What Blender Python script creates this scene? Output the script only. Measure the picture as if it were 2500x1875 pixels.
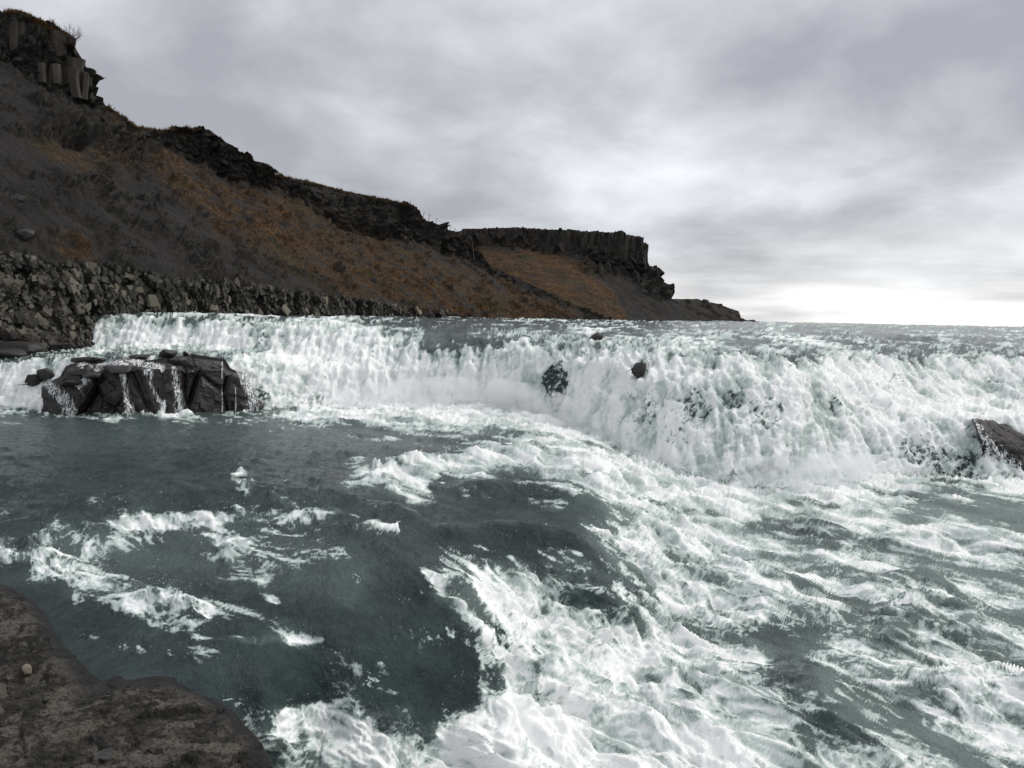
import bpy, bmesh, math, random
import numpy as np
from mathutils import Matrix, Vector, Euler

# ------------------------------------------------------------------ scene, camera, sky, sun
sc = bpy.context.scene
for o in list(bpy.data.objects):
    bpy.data.objects.remove(o)
COL = sc.collection
R = math.radians
EYE_Z = 8.0                      # world height of the camera; all "z" below are relative to the eye
F_PX = 2130.0                    # focal length in photo pixels (photo 2500 x 1875)
PITCH, ROLL = R(4.25), R(1.01)

cam_data = bpy.data.cameras.new('camera')
cam = bpy.data.objects.new('camera', cam_data)
COL.objects.link(cam)
cam_mat = Matrix.Rotation(math.pi / 2 - PITCH, 4, 'X') @ Matrix.Rotation(ROLL, 4, 'Z')
cam.matrix_world = Matrix.Translation((0, 0, EYE_Z)) @ cam_mat
cam_data.sensor_fit = 'HORIZONTAL'
cam_data.sensor_width = 36.0
cam_data.lens = 36.0 * F_PX / 2500.0
cam_data.clip_start = 0.1
cam_data.clip_end = 20000
sc.camera = cam

sc.view_settings.view_transform = 'Standard'
sc.view_settings.look = 'None'
sc.view_settings.gamma = 1.0
sc.view_settings.use_curve_mapping = False
sc.view_settings.exposure = 0.53
sc.cycles.volume_bounces = 3

SUN_EL, SUN_AZ = R(48), R(62)     # azimuth from +Y (view direction) towards +X (right)
sun_data = bpy.data.lights.new('sun', 'SUN')
sun_data.energy = 1.5
sun_data.angle = R(40)
sun_data.color = (1.0, 0.97, 0.93)
sun = bpy.data.objects.new('sun', sun_data)
COL.objects.link(sun)
sd = Vector((math.sin(SUN_AZ) * math.cos(SUN_EL), math.cos(SUN_AZ) * math.cos(SUN_EL), math.sin(SUN_EL)))
sun.rotation_euler = (-sd).to_track_quat('-Z', 'Y').to_euler()
sun.location = (0, 0, 60)


class NT:
    """tiny node-tree writer"""
    def __init__(self, tree):
        self.t = tree
        tree.nodes.clear()

    def n(self, kind, **kw):
        nd = self.t.nodes.new(kind)
        for k, v in kw.items():
            setattr(nd, k, v)
        return nd

    def link(self, a, b):
        self.t.links.new(a, b)

    def setin(self, sock, v):
        if isinstance(v, bpy.types.NodeSocket):
            self.t.links.new(v, sock)
        else:
            sock.default_value = v

    def math(self, op, a, b=0.0, c=None, clamp=False):
        nd = self.n('ShaderNodeMath', operation=op, use_clamp=clamp)
        self.setin(nd.inputs[0], a)
        self.setin(nd.inputs[1], b)
        if c is not None:
            self.setin(nd.inputs[2], c)
        return nd.outputs[0]

    def remap(self, v, a, b, c=0.0, d=1.0, smooth=True):
        nd = self.n('ShaderNodeMapRange', interpolation_type='SMOOTHSTEP' if smooth else 'LINEAR')
        for i, x in enumerate((v, a, b, c, d)):
            self.setin(nd.inputs[i], x)
        return nd.outputs[0]

    def mix(self, f, a, b, blend='MIX'):
        nd = self.n('ShaderNodeMix', data_type='RGBA', blend_type=blend)
        self.setin(nd.inputs[0], f)
        self.setin(nd.inputs[6], a)
        self.setin(nd.inputs[7], b)
        return nd.outputs[2]

    def noise(self, vec, scale, detail=4.0, rough=0.55, dist=0.0, dim='3D'):
        nd = self.n('ShaderNodeTexNoise', noise_dimensions=dim)
        if vec is not None:
            self.link(vec, nd.inputs['Vector'])
        nd.inputs['Scale'].default_value = scale
        nd.inputs['Detail'].default_value = detail
        nd.inputs['Roughness'].default_value = rough
        nd.inputs['Distortion'].default_value = dist
        return nd.outputs[0]

    def mapping(self, vec, loc=(0, 0, 0), rot=(0, 0, 0), scale=(1, 1, 1)):
        nd = self.n('ShaderNodeMapping')
        self.link(vec, nd.inputs[0])
        nd.inputs[1].default_value = loc
        nd.inputs[2].default_value = rot
        nd.inputs[3].default_value = scale
        return nd.outputs[0]


def C(r, g, b):
    return (r, g, b, 1.0)


world = bpy.data.worlds.new('World')
sc.world = world
world.use_nodes = True
w = NT(world.node_tree)
tc = w.n('ShaderNodeTexCoord')
sep = w.n('ShaderNodeSeparateXYZ')
w.link(tc.outputs['Generated'], sep.inputs[0])
elev = w.math('MAXIMUM', sep.outputs[2], 0.0)
inv = w.math('DIVIDE', 1.0, w.math('ADD', elev, 0.30))
comb = w.n('ShaderNodeCombineXYZ')
w.setin(comb.inputs[0], w.math('MULTIPLY', sep.outputs[0], inv))
w.setin(comb.inputs[1], w.math('MULTIPLY', sep.outputs[1], inv))
cp = w.mapping(comb.outputs[0], loc=(3.1, 1.7, 0.0), rot=(0, 0, R(-18)), scale=(1.25, 1.15, 1.0))
big = w.noise(cp, 0.85, 3.0, 0.5, 0.25)
mid = w.noise(cp, 2.0, 5.0, 0.55, 0.35)
fine = w.noise(cp, 5.5, 5.0, 0.6, 0.3)
cl = w.math('ADD', w.math('MULTIPLY', big, 0.58), w.math('ADD', w.math('MULTIPLY', mid, 0.34), w.math('MULTIPLY', fine, 0.08)))
ramp = w.n('ShaderNodeValToRGB')
w.link(cl, ramp.inputs[0])
cr = ramp.color_ramp
cr.elements[0].position = 0.40
cr.elements[0].color = C(0.375, 0.383, 0.41)
cr.elements[1].position = 0.62
cr.elements[1].color = C(0.86, 0.87, 0.895)
for p_, c_ in ((0.46, C(0.48, 0.488, 0.515)), (0.51, C(0.585, 0.595, 0.625)), (0.56, C(0.72, 0.73, 0.76))):
    e = cr.elements.new(p_)
    e.color = c_
# thin bright strip of clear light under the cloud deck, low over the horizon
band = w.remap(elev, 0.0, 0.13, 1.0, 0.0)
az_r = w.remap(w.math('ADD', sep.outputs[0], w.math('MULTIPLY', sep.outputs[1], 0.2)), 0.12, 0.62, 0.22, 1.0)
bn = w.remap(w.noise(w.mapping(tc.outputs['Generated'], scale=(2.2, 2.2, 22.0)), 1.3, 4.0, 0.55), 0.30, 0.62, 0.15, 1.0)
bandf = w.math('MULTIPLY', w.math('MULTIPLY', band, az_r), bn, clamp=True)
cloud_col = w.mix(bandf, w.mix(1.0, ramp.outputs[0], C(0.995, 1.0, 1.015), 'MULTIPLY'), C(1.08, 1.07, 1.04))
sky = w.n('ShaderNodeTexSky', sky_type='NISHITA')
sky.sun_disc = False
sky.sun_elevation = SUN_EL
sky.sun_rotation = SUN_AZ
bg1 = w.n('ShaderNodeBackground')
w.link(sky.outputs[0], bg1.inputs[0])
bg1.inputs[1].default_value = 0.08
bg2 = w.n('ShaderNodeBackground')
w.link(cloud_col, bg2.inputs[0])
bg2.inputs[1].default_value = 0.78
mixs = w.n('ShaderNodeMixShader')
mixs.inputs[0].default_value = 0.95          # nearly closed overcast
w.link(bg1.outputs[0], mixs.inputs[1])
w.link(bg2.outputs[0], mixs.inputs[2])
wout = w.n('ShaderNodeOutputWorld')
w.link(mixs.outputs[0], wout.inputs[0])

# ------------------------------------------------------------------ pixel <-> world helpers (eye at origin)
RM = np.array(cam_mat.to_3x3(), dtype=np.float64)


def ray(px, py):
    px = np.asarray(px, float)
    py = np.asarray(py, float)
    c = np.stack([(px - 1250) / F_PX, (937.5 - py) / F_PX, -np.ones_like(px + py)], -1)
    return c @ RM.T


def at_d(px, py, d):
    r = ray(px, py)
    return r * (np.asarray(d, float) / r[..., 1])[..., None]


def at_z(px, py, z):
    r = ray(px, py)
    return r * (np.asarray(z, float) / r[..., 2])[..., None]


def project(P):
    c = P @ RM
    return 1250 + F_PX * c[..., 0] / -c[..., 2], 937.5 - F_PX * c[..., 1] / -c[..., 2]


# ------------------------------------------------------------------ numpy noise
def _hash(ix, iy, iz, seed):
    h = ix.astype(np.uint32) * np.uint32(374761393) + iy.astype(np.uint32) * np.uint32(668265263) \
        + iz.astype(np.uint32) * np.uint32(2147483647 - 58) + np.uint32(seed * 1013904223 & 0xffffffff)
    h = (h ^ (h >> np.uint32(13))) * np.uint32(1274126177)
    h = (h ^ (h >> np.uint32(16))) * np.uint32(2246822519)
    return h ^ (h >> np.uint32(15))


def perlin(P, seed=0):
    """gradient noise about -1..1 on (N,3) points"""
    P = P.astype(np.float32)
    f0 = np.floor(P)
    I = f0.astype(np.int64)
    f = P - f0
    u = f * f * f * (f * (f * 6 - 15) + 10)
    out = None
    acc = np.zeros(len(P), np.float32)
    for dx in (0, 1):
        wx = u[:, 0] if dx else 1 - u[:, 0]
        for dy in (0, 1):
            wy = u[:, 1] if dy else 1 - u[:, 1]
            for dz in (0, 1):
                wz = u[:, 2] if dz else 1 - u[:, 2]
                h = _hash(I[:, 0] + dx, I[:, 1] + dy, I[:, 2] + dz, seed)
                gx = ((h & np.uint32(1023)).astype(np.float32) / 511.5 - 1)
                gy = (((h >> np.uint32(10)) & np.uint32(1023)).astype(np.float32) / 511.5 - 1)
                gz = (((h >> np.uint32(20)) & np.uint32(1023)).astype(np.float32) / 511.5 - 1)
                acc += wx * wy * wz * (gx * (f[:, 0] - dx) + gy * (f[:, 1] - dy) + gz * (f[:, 2] - dz))
    return acc * 1.45


def fbm(P, octv=4, gain=0.5, lac=2.03, seed=0, kind='n'):
    a, s, tot = 1.0, np.zeros(len(P), np.float32), 0.0
    Q = P.copy()
    for k in range(octv):
        n = perlin(Q, seed + k * 17)
        if kind == 'b':
            n = np.abs(n) * 2 - 0.55          # billow: puffs with sharp creases
        elif kind == 'r':
            n = 1 - np.abs(n) * 2.2           # ridged
        s += a * n
        tot += a
        a *= gain
        Q = Q * lac + 3.7
    return s / tot


def worley(P, seed=0, facet=0.0):
    """cell value in 0..1 (+ tilted facet) and F1, F2 distances"""
    P = P.astype(np.float32)
    I = np.floor(P).astype(np.int64)
    n = len(P)
    f1 = np.full(n, 9.0, np.float32)
    f2 = np.full(n, 9.0, np.float32)
    val = np.zeros(n, np.float32)
    for dx in (-1, 0, 1):
        for dy in (-1, 0, 1):
            for dz in (-1, 0, 1):
                J = I + (dx, dy, dz)
                h = _hash(J[:, 0], J[:, 1], J[:, 2], seed)
                c = np.stack([(h & np.uint32(1023)), (h >> np.uint32(10)) & np.uint32(1023), (h >> np.uint32(20)) & np.uint32(1023)], -1).astype(np.float32) / 1023.0
                v = J.astype(np.float32) + c - P
                d = np.sqrt((v * v).sum(1))
                h2 = _hash(J[:, 0], J[:, 1], J[:, 2], seed + 991)
                t = np.stack([(h2 & np.uint32(1023)), (h2 >> np.uint32(10)) & np.uint32(1023), (h2 >> np.uint32(20)) & np.uint32(1023)], -1).astype(np.float32) / 511.5 - 1
                vv = (h2 >> np.uint32(7) & np.uint32(255)).astype(np.float32) / 255.0
                if facet:
                    vv = vv + facet * (t * v).sum(1)
                m = d < f1
                f2 = np.where(m, f1, np.minimum(f2, d))
                val = np.where(m, vv, val)
                f1 = np.where(m, d, f1)
    return val, f1, f2


def sstep(x, a, b):
    t = np.clip((x - a) / (b - a), 0, 1)
    return t * t * (3 - 2 * t)


def smooth1(A, k, axis):
    """box-ish smoothing along an axis"""
    if k < 1:
        return A
    ker = np.hanning(2 * k + 3)[1:-1]
    ker /= ker.sum()
    pad = [(0, 0)] * A.ndim
    pad[axis] = (k, k)
    B = np.pad(A, pad, mode='edge')
    out = np.zeros_like(A)
    for i, wgt in enumerate(ker):
        sl = [slice(None)] * A.ndim
        sl[axis] = slice(i, i + A.shape[axis])
        out += wgt * B[tuple(sl)]
    return out


def stroke(px, py, pts, rad, soft=1.0):
    """coverage 0..1 of a polyline brush on pixel-space points (pts may carry a radius)"""
    out = np.zeros(px.shape, np.float32)
    pts = [p if len(p) > 2 else (p[0], p[1], rad) for p in pts]
    rm = max(p[2] for p in pts) * 2.2
    x0, x1 = min(p[0] for p in pts) - rm, max(p[0] for p in pts) + rm
    y0, y1 = min(p[1] for p in pts) - rm, max(p[1] for p in pts) + rm
    sel = np.nonzero((px > x0) & (px < x1) & (py > y0) & (py < y1))
    if len(sel[0]) == 0:
        return out
    X, Y = px[sel], py[sel]
    best = np.zeros(X.shape)
    if len(pts) == 1:
        pts = pts * 2
    for (ax, ay, ar), (bx, by, br) in zip(pts[:-1], pts[1:]):
        dx, dy = bx - ax, by - ay
        L = dx * dx + dy * dy + 1e-9
        t = np.clip(((X - ax) * dx + (Y - ay) * dy) / L, 0, 1)
        r = ar + (br - ar) * t
        dist = np.hypot(X - ax - t * dx, Y - ay - t * dy) / r
        best = np.maximum(best, 1 - sstep(dist, 1 - 0.6 * soft, 1 + 0.8 * soft))
    out[sel] = best
    return out


def poly_mask(px, py, poly, soft=20):
    """soft inside mask of a polygon in pixel space"""
    sdv = poly_sd(px, py, poly)
    return sstep(sdv, -soft, soft)


def poly_sd(px, py, poly):
    inside = np.zeros(px.shape, bool)
    dist = np.full(px.shape, 1e9)
    n = len(poly)
    for i in range(n):
        ax, ay = poly[i]
        bx, by = poly[(i + 1) % n]
        c = ((ay > py) != (by > py)) & (px < (bx - ax) * (py - ay) / (by - ay + 1e-12) + ax)
        inside ^= c
        dx, dy = bx - ax, by - ay
        t = np.clip(((px - ax) * dx + (py - ay) * dy) / (dx * dx + dy * dy + 1e-9), 0, 1)
        dist = np.minimum(dist, np.hypot(px - ax - t * dx, py - ay - t * dy))
    return np.where(inside, dist, -dist)


# ------------------------------------------------------------------ object helpers
def tag(o, label=None, cat=None, group=None, kind=None):
    if label: o['label'] = label
    if cat: o['category'] = cat
    if group: o['group'] = group
    if kind: o['kind'] = kind
    return o


def link(name, me, mat=None, parent=None, loc=None):
    o = bpy.data.objects.new(name, me)
    COL.objects.link(o)
    if mat is not None and me is not None and len(me.materials) == 0:
        me.materials.append(mat)
    if parent is not None:
        o.parent = parent
    if loc is not None:
        o.location = loc
    return o


def mesh_np(name, V, Fc, smooth=True, attrs=None):
    """V (n,3) relative to eye, Fc (m,k)"""
    me = bpy.data.meshes.new(name)
    V = np.ascontiguousarray(V, np.float32).copy()
    Fc = np.ascontiguousarray(Fc, np.int32)
    m, k = Fc.shape
    me.vertices.add(len(V))
    me.vertices.foreach_set('co', V.ravel())
    me.loops.add(m * k)
    me.loops.foreach_set('vertex_index', Fc.ravel())
    me.polygons.add(m)
    me.polygons.foreach_set('loop_start', np.arange(m, dtype=np.int32) * k)
    me.polygons.foreach_set('loop_total', np.full(m, k, np.int32))
    me.polygons.foreach_set('use_smooth', np.full(m, smooth, bool))
    for nm, a in (attrs or {}).items():
        at = me.attributes.new(nm, 'FLOAT', 'POINT')
        at.data.foreach_set('value', np.ascontiguousarray(a, np.float32).ravel())
    me.update(calc_edges=True)
    return me


def grid_faces(nr, nc):
    idx = np.arange(nr * nc).reshape(nr, nc)
    return np.stack([idx[:-1, :-1], idx[:-1, 1:], idx[1:, 1:], idx[1:, :-1]], -1).reshape(-1, 4)


def grid_normals(P):
    du = np.gradient(P, axis=1)
    dv = np.gradient(P, axis=0)
    n = np.cross(du, dv)
    n /= np.linalg.norm(n, axis=-1, keepdims=True) + 1e-9
    return n


UP = np.array((0, 0, EYE_Z))


# ------------------------------------------------------------------ materials
def new_mat(name):
    m = bpy.data.materials.new(name)
    m.use_nodes = True
    t = NT(m.node_tree)
    out = t.n('ShaderNodeOutputMaterial')
    b = t.n('ShaderNodeBsdfPrincipled')
    t.link(b.outputs[0], out.inputs[0])
    return m, t, b


def bump(t, b, h, strength, dist):
    bn = t.n('ShaderNodeBump')
    bn.inputs['Strength'].default_value = strength
    bn.inputs['Distance'].default_value = dist
    t.setin(bn.inputs['Height'], h)
    t.link(bn.outputs[0], b.inputs['Normal'])


def attr(t, name):
    nd = t.n('ShaderNodeAttribute', attribute_name=name)
    return nd.outputs['Fac']


def make_water_mat():
    m, t, b = new_mat('glacial_water')
    tc = t.n('ShaderNodeTexCoord').outputs['Object']
    foam = attr(t, 'foam')
    dark = attr(t, 'dark')
    aer_and_light = attr(t, 'aer_and_light')
    n1 = t.noise(t.mapping(tc, rot=(0, 0, R(-30)), scale=(1.0, 0.7, 1.0)), 7.0, 6.0, 0.65, 0.6)
    n2 = t.noise(tc, 0.9, 4.0, 0.55)
    f = t.math('ADD', foam, t.math('MULTIPLY', t.math('SUBTRACT', n1, 0.5), t.remap(foam, 0.0, 0.35, 0.10, 0.26)))
    n5 = t.noise(tc, 22.0, 5.0, 0.7, 0.4)
    f = t.math('ADD', f, t.math('MULTIPLY', t.math('SUBTRACT', n5, 0.5), t.remap(foam, 0.0, 0.35, 0.10, 0.30)))
    deep = t.mix(t.remap(n2, 0.3, 0.7), C(0.019, 0.031, 0.033), C(0.040, 0.062, 0.063))
    deep = t.mix(dark, deep, C(0.014, 0.014, 0.016))
    green = C(0.235, 0.300, 0.278)
    c = t.mix(t.math('MULTIPLY', aer_and_light, 0.8, clamp=True), deep, green)
    c = t.mix(t.remap(f, 0.20, 0.55, 0.0, 1.0), c, C(0.44, 0.515, 0.485))
    c = t.mix(t.remap(f, 0.50, 0.92, 0.0, 1.0), c, C(0.86, 0.868, 0.855))
    fw = t.remap(f, 0.22, 0.6)
    t.link(c, b.inputs['Base Color'])
    t.setin(b.inputs['Roughness'], t.remap(fw, 0.0, 1.0, 0.14, 0.7))
    t.setin(b.inputs['Specular IOR Level'], t.remap(fw, 0.0, 1.0, 0.40, 0.18))
    b.inputs['IOR'].default_value = 1.33
    h = t.math('ADD', t.noise(t.mapping(tc, rot=(0, 0, R(-30)), scale=(1.0, 0.5, 1.0)), 2.6, 9.0, 0.66, 0.5),
               t.math('MULTIPLY', n1, 0.45))
    bump(t, b, h, 0.9, 0.24)
    bnode = [n for n in t.t.nodes if n.type == 'BUMP'][0]
    t.setin(bnode.inputs['Strength'], t.remap(fw, 0.0, 1.0, 0.9, 0.22))
    return m


def make_cliff_mat():
    m, t, b = new_mat('scree_and_basalt')
    tc = t.n('ShaderNodeTexCoord').outputs['Object']
    veg, rock, pale = attr(t, 'veg'), attr(t, 'rock'), attr(t, 'pale')
    n1 = t.noise(tc, 0.35, 6.0, 0.6, 0.2)
    n2 = t.noise(tc, 2.6, 6.0, 0.65)
    n3 = t.noise(tc, 7.0, 4.0, 0.7)
    n4 = t.noise(t.mapping(tc, rot=(0, R(35), 0), scale=(0.35, 1.0, 1.6)), 0.9, 6.0, 0.65, 0.4)
    scree = t.mix(t.remap(n1, 0.3, 0.7), C(0.020, 0.0193, 0.0187), C(0.042, 0.039, 0.036))
    scree = t.mix(t.remap(n2, 0.40, 0.68, 0.0, 0.7), scree, C(0.032, 0.027, 0.022))
    speck = t.remap(n3, 0.62, 0.78)
    scree = t.mix(t.math('MULTIPLY', speck, 0.6), scree, C(0.10, 0.098, 0.095))
    rk = t.mix(t.remap(n2, 0.3, 0.7), C(0.015, 0.0145, 0.014), C(0.060, 0.054, 0.046))
    c = t.mix(rock, scree, rk)
    c = t.mix(t.math('MULTIPLY', pale, t.remap(n2, 0.35, 0.6)), c, C(0.15, 0.13, 0.095))
    vg = t.mix(t.remap(n2, 0.36, 0.66), C(0.032, 0.020, 0.012), C(0.165, 0.086, 0.029))
    vg = t.mix(t.remap(n4, 0.44, 0.66, 0.0, 0.9), vg, C(0.030, 0.020, 0.014))
    vg = t.mix(t.remap(n1, 0.52, 0.70, 0.0, 0.8), vg, C(0.060, 0.033, 0.020))
    vg = t.mix(t.remap(t.noise(tc, 0.16, 3.0, 0.5), 0.55, 0.68, 0.0, 0.6), vg, C(0.062, 0.058, 0.018))
    c = t.mix(veg, c, vg)
    t.link(c, b.inputs['Base Color'])
    b.inputs['Roughness'].default_value = 0.9
    b.inputs['Specular IOR Level'].default_value = 0.2
    bump(t, b, t.math('ADD', n2, t.math('MULTIPLY', n3, 0.7)), 1.0, 0.40)
    return m


def make_rock_mat(name, c0, c1, c2, scale=1.0, rough=0.8, spec=0.3, per_object=False, bstr=0.6, bd=0.05):
    m, t, b = new_mat(name)
    tc = t.n('ShaderNodeTexCoord').outputs['Object']
    n1 = t.noise(tc, 1.1 * scale, 6.0, 0.6, 0.3)
    n2 = t.noise(tc, 6.0 * scale, 6.0, 0.68)
    c = t.mix(t.remap(n1, 0.35, 0.65), C(*c0), C(*c1))
    c = t.mix(t.remap(n2, 0.50, 0.75, 0.0, 0.6), c, C(*c2))
    if per_object:
        rnd = t.n('ShaderNodeObjectInfo').outputs['Random']
        c = t.mix(t.remap(rnd, 0.35, 1.0, 0.0, 1.0, smooth=False), c, C(*per_object))
    t.link(c, b.inputs['Base Color'])
    b.inputs['Roughness'].default_value = rough
    b.inputs['Specular IOR Level'].default_value = spec
    bump(t, b, t.math('ADD', n1, n2), bstr, bd)
    return m


M_WATER = make_water_mat()
M_CLIFF = make_cliff_mat()
M_STONE = make_rock_mat('wall_stone', (0.022, 0.021, 0.019), (0.050, 0.047, 0.041), (0.015, 0.014, 0.013), 1.2, 0.9, 0.2, per_object=(0.17, 0.157, 0.122))
M_SCREE = make_rock_mat('scree_stone', (0.06, 0.059, 0.057), (0.03, 0.029, 0.028), (0.11, 0.107, 0.10), 0.6, 0.9, 0.2)
M_COLUMN = make_rock_mat('column_basalt', (0.036, 0.033, 0.029), (0.068, 0.061, 0.052), (0.022, 0.020, 0.018), 0.5, 0.9, 0.2, per_object=(0.056, 0.050, 0.042))
M_WETROCK = make_rock_mat('wet_basalt', (0.012, 0.010, 0.0095), (0.027, 0.021, 0.019), (0.008, 0.007, 0.007), 0.9, 0.5, 0.45)
M_PALE = make_rock_mat('pale_stone', (0.22, 0.19, 0.14), (0.30, 0.26, 0.20), (0.12, 0.10, 0.08), 6.0, 0.9, 0.2)


def simple_mat(name, col, rough=0.8, spec=0.3, var=0.3, scale=3.0):
    m, t, b = new_mat(name)
    tc = t.n('ShaderNodeTexCoord').outputs['Object']
    n = t.noise(tc, scale, 4.0, 0.6)
    t.link(t.mix(t.remap(n, 0.3, 0.7), C(*[x * (1 - var) for x in col]), C(*[x * (1 + var) for x in col])), b.inputs['Base Color'])
    b.inputs['Roughness'].default_value = rough
    b.inputs['Specular IOR Level'].default_value = spec
    return m


M_SPRAY = simple_mat('spray_foam', (0.84, 0.86, 0.86), 0.6, 0.2, 0.04)
M_TWIG = simple_mat('dry_twig', (0.06, 0.048, 0.045), 0.9, 0.1)
M_GRASS = simple_mat('autumn_grass', (0.085, 0.048, 0.019), 0.9, 0.1, 0.5, 1.2)
M_POST = simple_mat('grey_post', (0.10, 0.10, 0.10), 0.7, 0.2)

# ------------------------------------------------------------------ WATER: one continuous river sheet, later cut into its reaches
# lower water control points: photo pixel + height below the eye
LOW = [(-350, 1015, -4.9), (0, 1008, -4.9), (300, 1014, -4.9), (600, 1004, -4.9), (900, 990, -4.9), (1150, 992, -4.9), (1330, 1010, -4.95),
       (-350, 1120, -4.9), (0, 1100, -4.9), (400, 1100, -4.92), (800, 1080, -4.9), (1100, 1060, -4.9), (1300, 1060, -4.95),
       (-350, 1250, -4.95), (0, 1230, -4.95), (400, 1215, -4.95), (700, 1210, -4.97), (900, 1200, -4.95), (1000, 1130, -4.9), (1250, 1120, -4.85), (1420, 1130, -5.0),
       (0, 1340, -5.0), (300, 1350, -4.95), (600, 1350, -4.9), (900, 1340, -4.95), (1100, 1250, -4.98), (1300, 1200, -5.0), (1440, 1230, -5.15), (1540, 1270, -5.6),
       (0, 1500, -5.15), (300, 1500, -5.1), (600, 1480, -5.0), (900, 1450, -5.0), (1080, 1400, -5.1), (1250, 1330, -5.15), (1400, 1320, -5.25), (1560, 1380, -5.85),
       (-300, 1700, -5.4), (150, 1700, -5.4), (500, 1620, -5.3), (800, 1600, -5.35), (1000, 1550, -5.4), (1150, 1500, -5.5), (1350, 1450, -5.75), (1550, 1460, -6.3),
       (650, 1720, -5.6), (850, 1720, -5.85), (1000, 1680, -5.9), (1120, 1640, -6.05), (1280, 1600, -6.25), (1450, 1560, -6.45),
       (1080, 1800, -6.7), (1250, 1720, -6.75), (800, 1830, -6.5), (620, 1860, -6.2), (400, 2000, -6.0), (0, 2000, -5.8), (900, 1950, -6.8), (1300, 1860, -6.95), (1600, 1860, -7.05), (2000, 1860, -7.1), (2500, 1860, -7.1), (2900, 1860, -7.1),
       (1000, 2200, -7.1), (1700, 2200, -7.2), (2500, 2200, -7.2), (300, 2300, -6.4),
       (1700, 1640, -6.8), (2000, 1650, -6.85), (2300, 1640, -6.9), (2600, 1640, -6.9),
       (1650, 1450, -6.55), (1900, 1450, -6.65), (2200, 1450, -6.7), (2600, 1450, -6.7),
       (1620, 1290, -6.1), (1850, 1300, -6.35), (2150, 1300, -6.4), (2500, 1300, -6.45), (2850, 1300, -6.45),
       (1550, 1170, -5.75), (1700, 1200, -6.0), (1900, 1210, -6.12), (2200, 1200, -6.15), (2500, 1210, -6.22), (2850, 1220, -6.25),
       (1430, 1055, -5.15), (1550, 1112, -5.6), (1680, 1160, -5.9), (1480, 1120, -5.35)]
_lp = np.array([at_z(a, b, c) for a, b, c in LOW])


def uv_of(x, y):
    return x / y * F_PX, 5.6 * F_PX / y


_U, _Vv = uv_of(_lp[:, 0], _lp[:, 1])
_K = np.stack([_U, _Vv], -1) / 400.0
_z = _lp[:, 2]


def _tk(r2):
    return 0.5 * r2 * np.log(r2 + 1e-9)


_n = len(_K)
_A = np.zeros((_n + 3, _n + 3))
_A[:_n, :_n] = _tk(((_K[:, None] - _K[None]) ** 2).sum(-1)) + np.eye(_n) * 0.004
_A[:_n, _n] = 1
_A[:_n, _n + 1:] = _K
_A[_n:, :_n] = _A[:_n, _n:].T
_sol = np.linalg.solve(_A, np.concatenate([_z, np.zeros(3)]))
GU = np.linspace(-2000, 2000, 200)
GV = np.linspace(60, 2200, 200)
_gq = np.stack(np.meshgrid(GU, GV), -1).reshape(-1, 2) / 400.0
_gz = (_tk(((_gq[:, None] - _K[None]) ** 2).sum(-1)) @ _sol[:_n] + _sol[_n] + _gq @ _sol[_n + 1:]).reshape(200, 200)


def bilin(G, gx, gy, x, y):
    fx = np.clip((x - gx[0]) / (gx[1] - gx[0]), 0, len(gx) - 1.001)
    fy = np.clip((y - gy[0]) / (gy[1] - gy[0]), 0, len(gy) - 1.001)
    i, j = fx.astype(int), fy.astype(int)
    a, b = fx - i, fy - j
    return (G[j, i] * (1 - a) + G[j, i + 1] * a) * (1 - b) + (G[j + 1, i] * (1 - a) + G[j + 1, i + 1] * a) * b


def lower_z(x, y):
    u, v = uv_of(x, y)
    return bilin(_gz, GU, GV, u, v)


# standing waves of the lower water: polyline in photo pixels, height, half widths (downstream side / upstream side)
WAVES = [([(90, 1300), (210, 1287), (400, 1275), (600, 1268), (800, 1266), (900, 1285), (980, 1310)], 0.80, 1.9, 0.40),
         ([(925, 1165), (1010, 1135), (1200, 1126), (1370, 1124), (1440, 1150), (1500, 1195)], 0.50, 1.4, 0.5),
         ([(1480, 1190), (1600, 1290), (1720, 1360)], 0.42, 1.0, 0.7),
         ([(1380, 1380), (1500, 1440), (1600, 1520)], 0.35, 0.8, 0.8),
         ([(1620, 1420), (1760, 1400), (1900, 1430)], 0.40, 0.8, 0.6),
         ([(2180, 1330), (2320, 1310), (2500, 1360)], 0.40, 0.7, 0.6),
         ([(2120, 1440), (2260, 1430), (2330, 1470)], 0.45, 0.7, 0.6),
         ([(2180, 1560), (2260, 1500), (2400, 1540)], 0.60, 0.8, 0.6),
         ([(2300, 1700), (2420, 1680), (2600, 1730)], 0.45, 0.7, 0.6),
         ([(1900, 1690), (1990, 1690), (2060, 1760)], 0.40, 0.5, 0.5),
         ([(1180, 1760), (1300, 1690), (1450, 1640)], 0.40, 0.6, 0.5),
         ([(1650, 1120), (1560, 1180)], 0.35, 0.8, 0.6),
         ([(1040, 1400), (1130, 1480), (1190, 1580), (1280, 1690)], 0.14, 0.25, 0.25),
         ([(60, 1370), (250, 1430), (420, 1480), (510, 1500)], 0.16, 0.5, 0.4),
         ([(880, 1340), (990, 1420), (1080, 1530), (1150, 1640)], 0.50, 1.0, 1.1),
         ([(1150, 1195), (1300, 1205), (1430, 1240), (1500, 1270)], 0.40, 0.7, 0.9),
         ([(1000, 1315), (1200, 1305), (1400, 1335), (1530, 1400)], 0.34, 0.5, 0.8)]
WP = []
for pts, hgt, wf, wb in WAVES:
    q = at_z(np.array([p[0] for p in pts]), np.array([p[1] for p in pts]), np.full(len(pts), -5.5))
    for _ in range(4):
        zz = lower_z(q[:, 0], q[:, 1])
        q = at_z(np.array([p[0] for p in pts]), np.array([p[1] for p in pts]), zz)
    tq = np.linspace(0, len(q) - 1, 60)
    qq = np.stack([smooth1(np.interp(tq, np.arange(len(q)), q[:, k]), 6, 0) for k in (0, 1)], -1)
    WP.append((qq, hgt, wf, wb))


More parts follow.
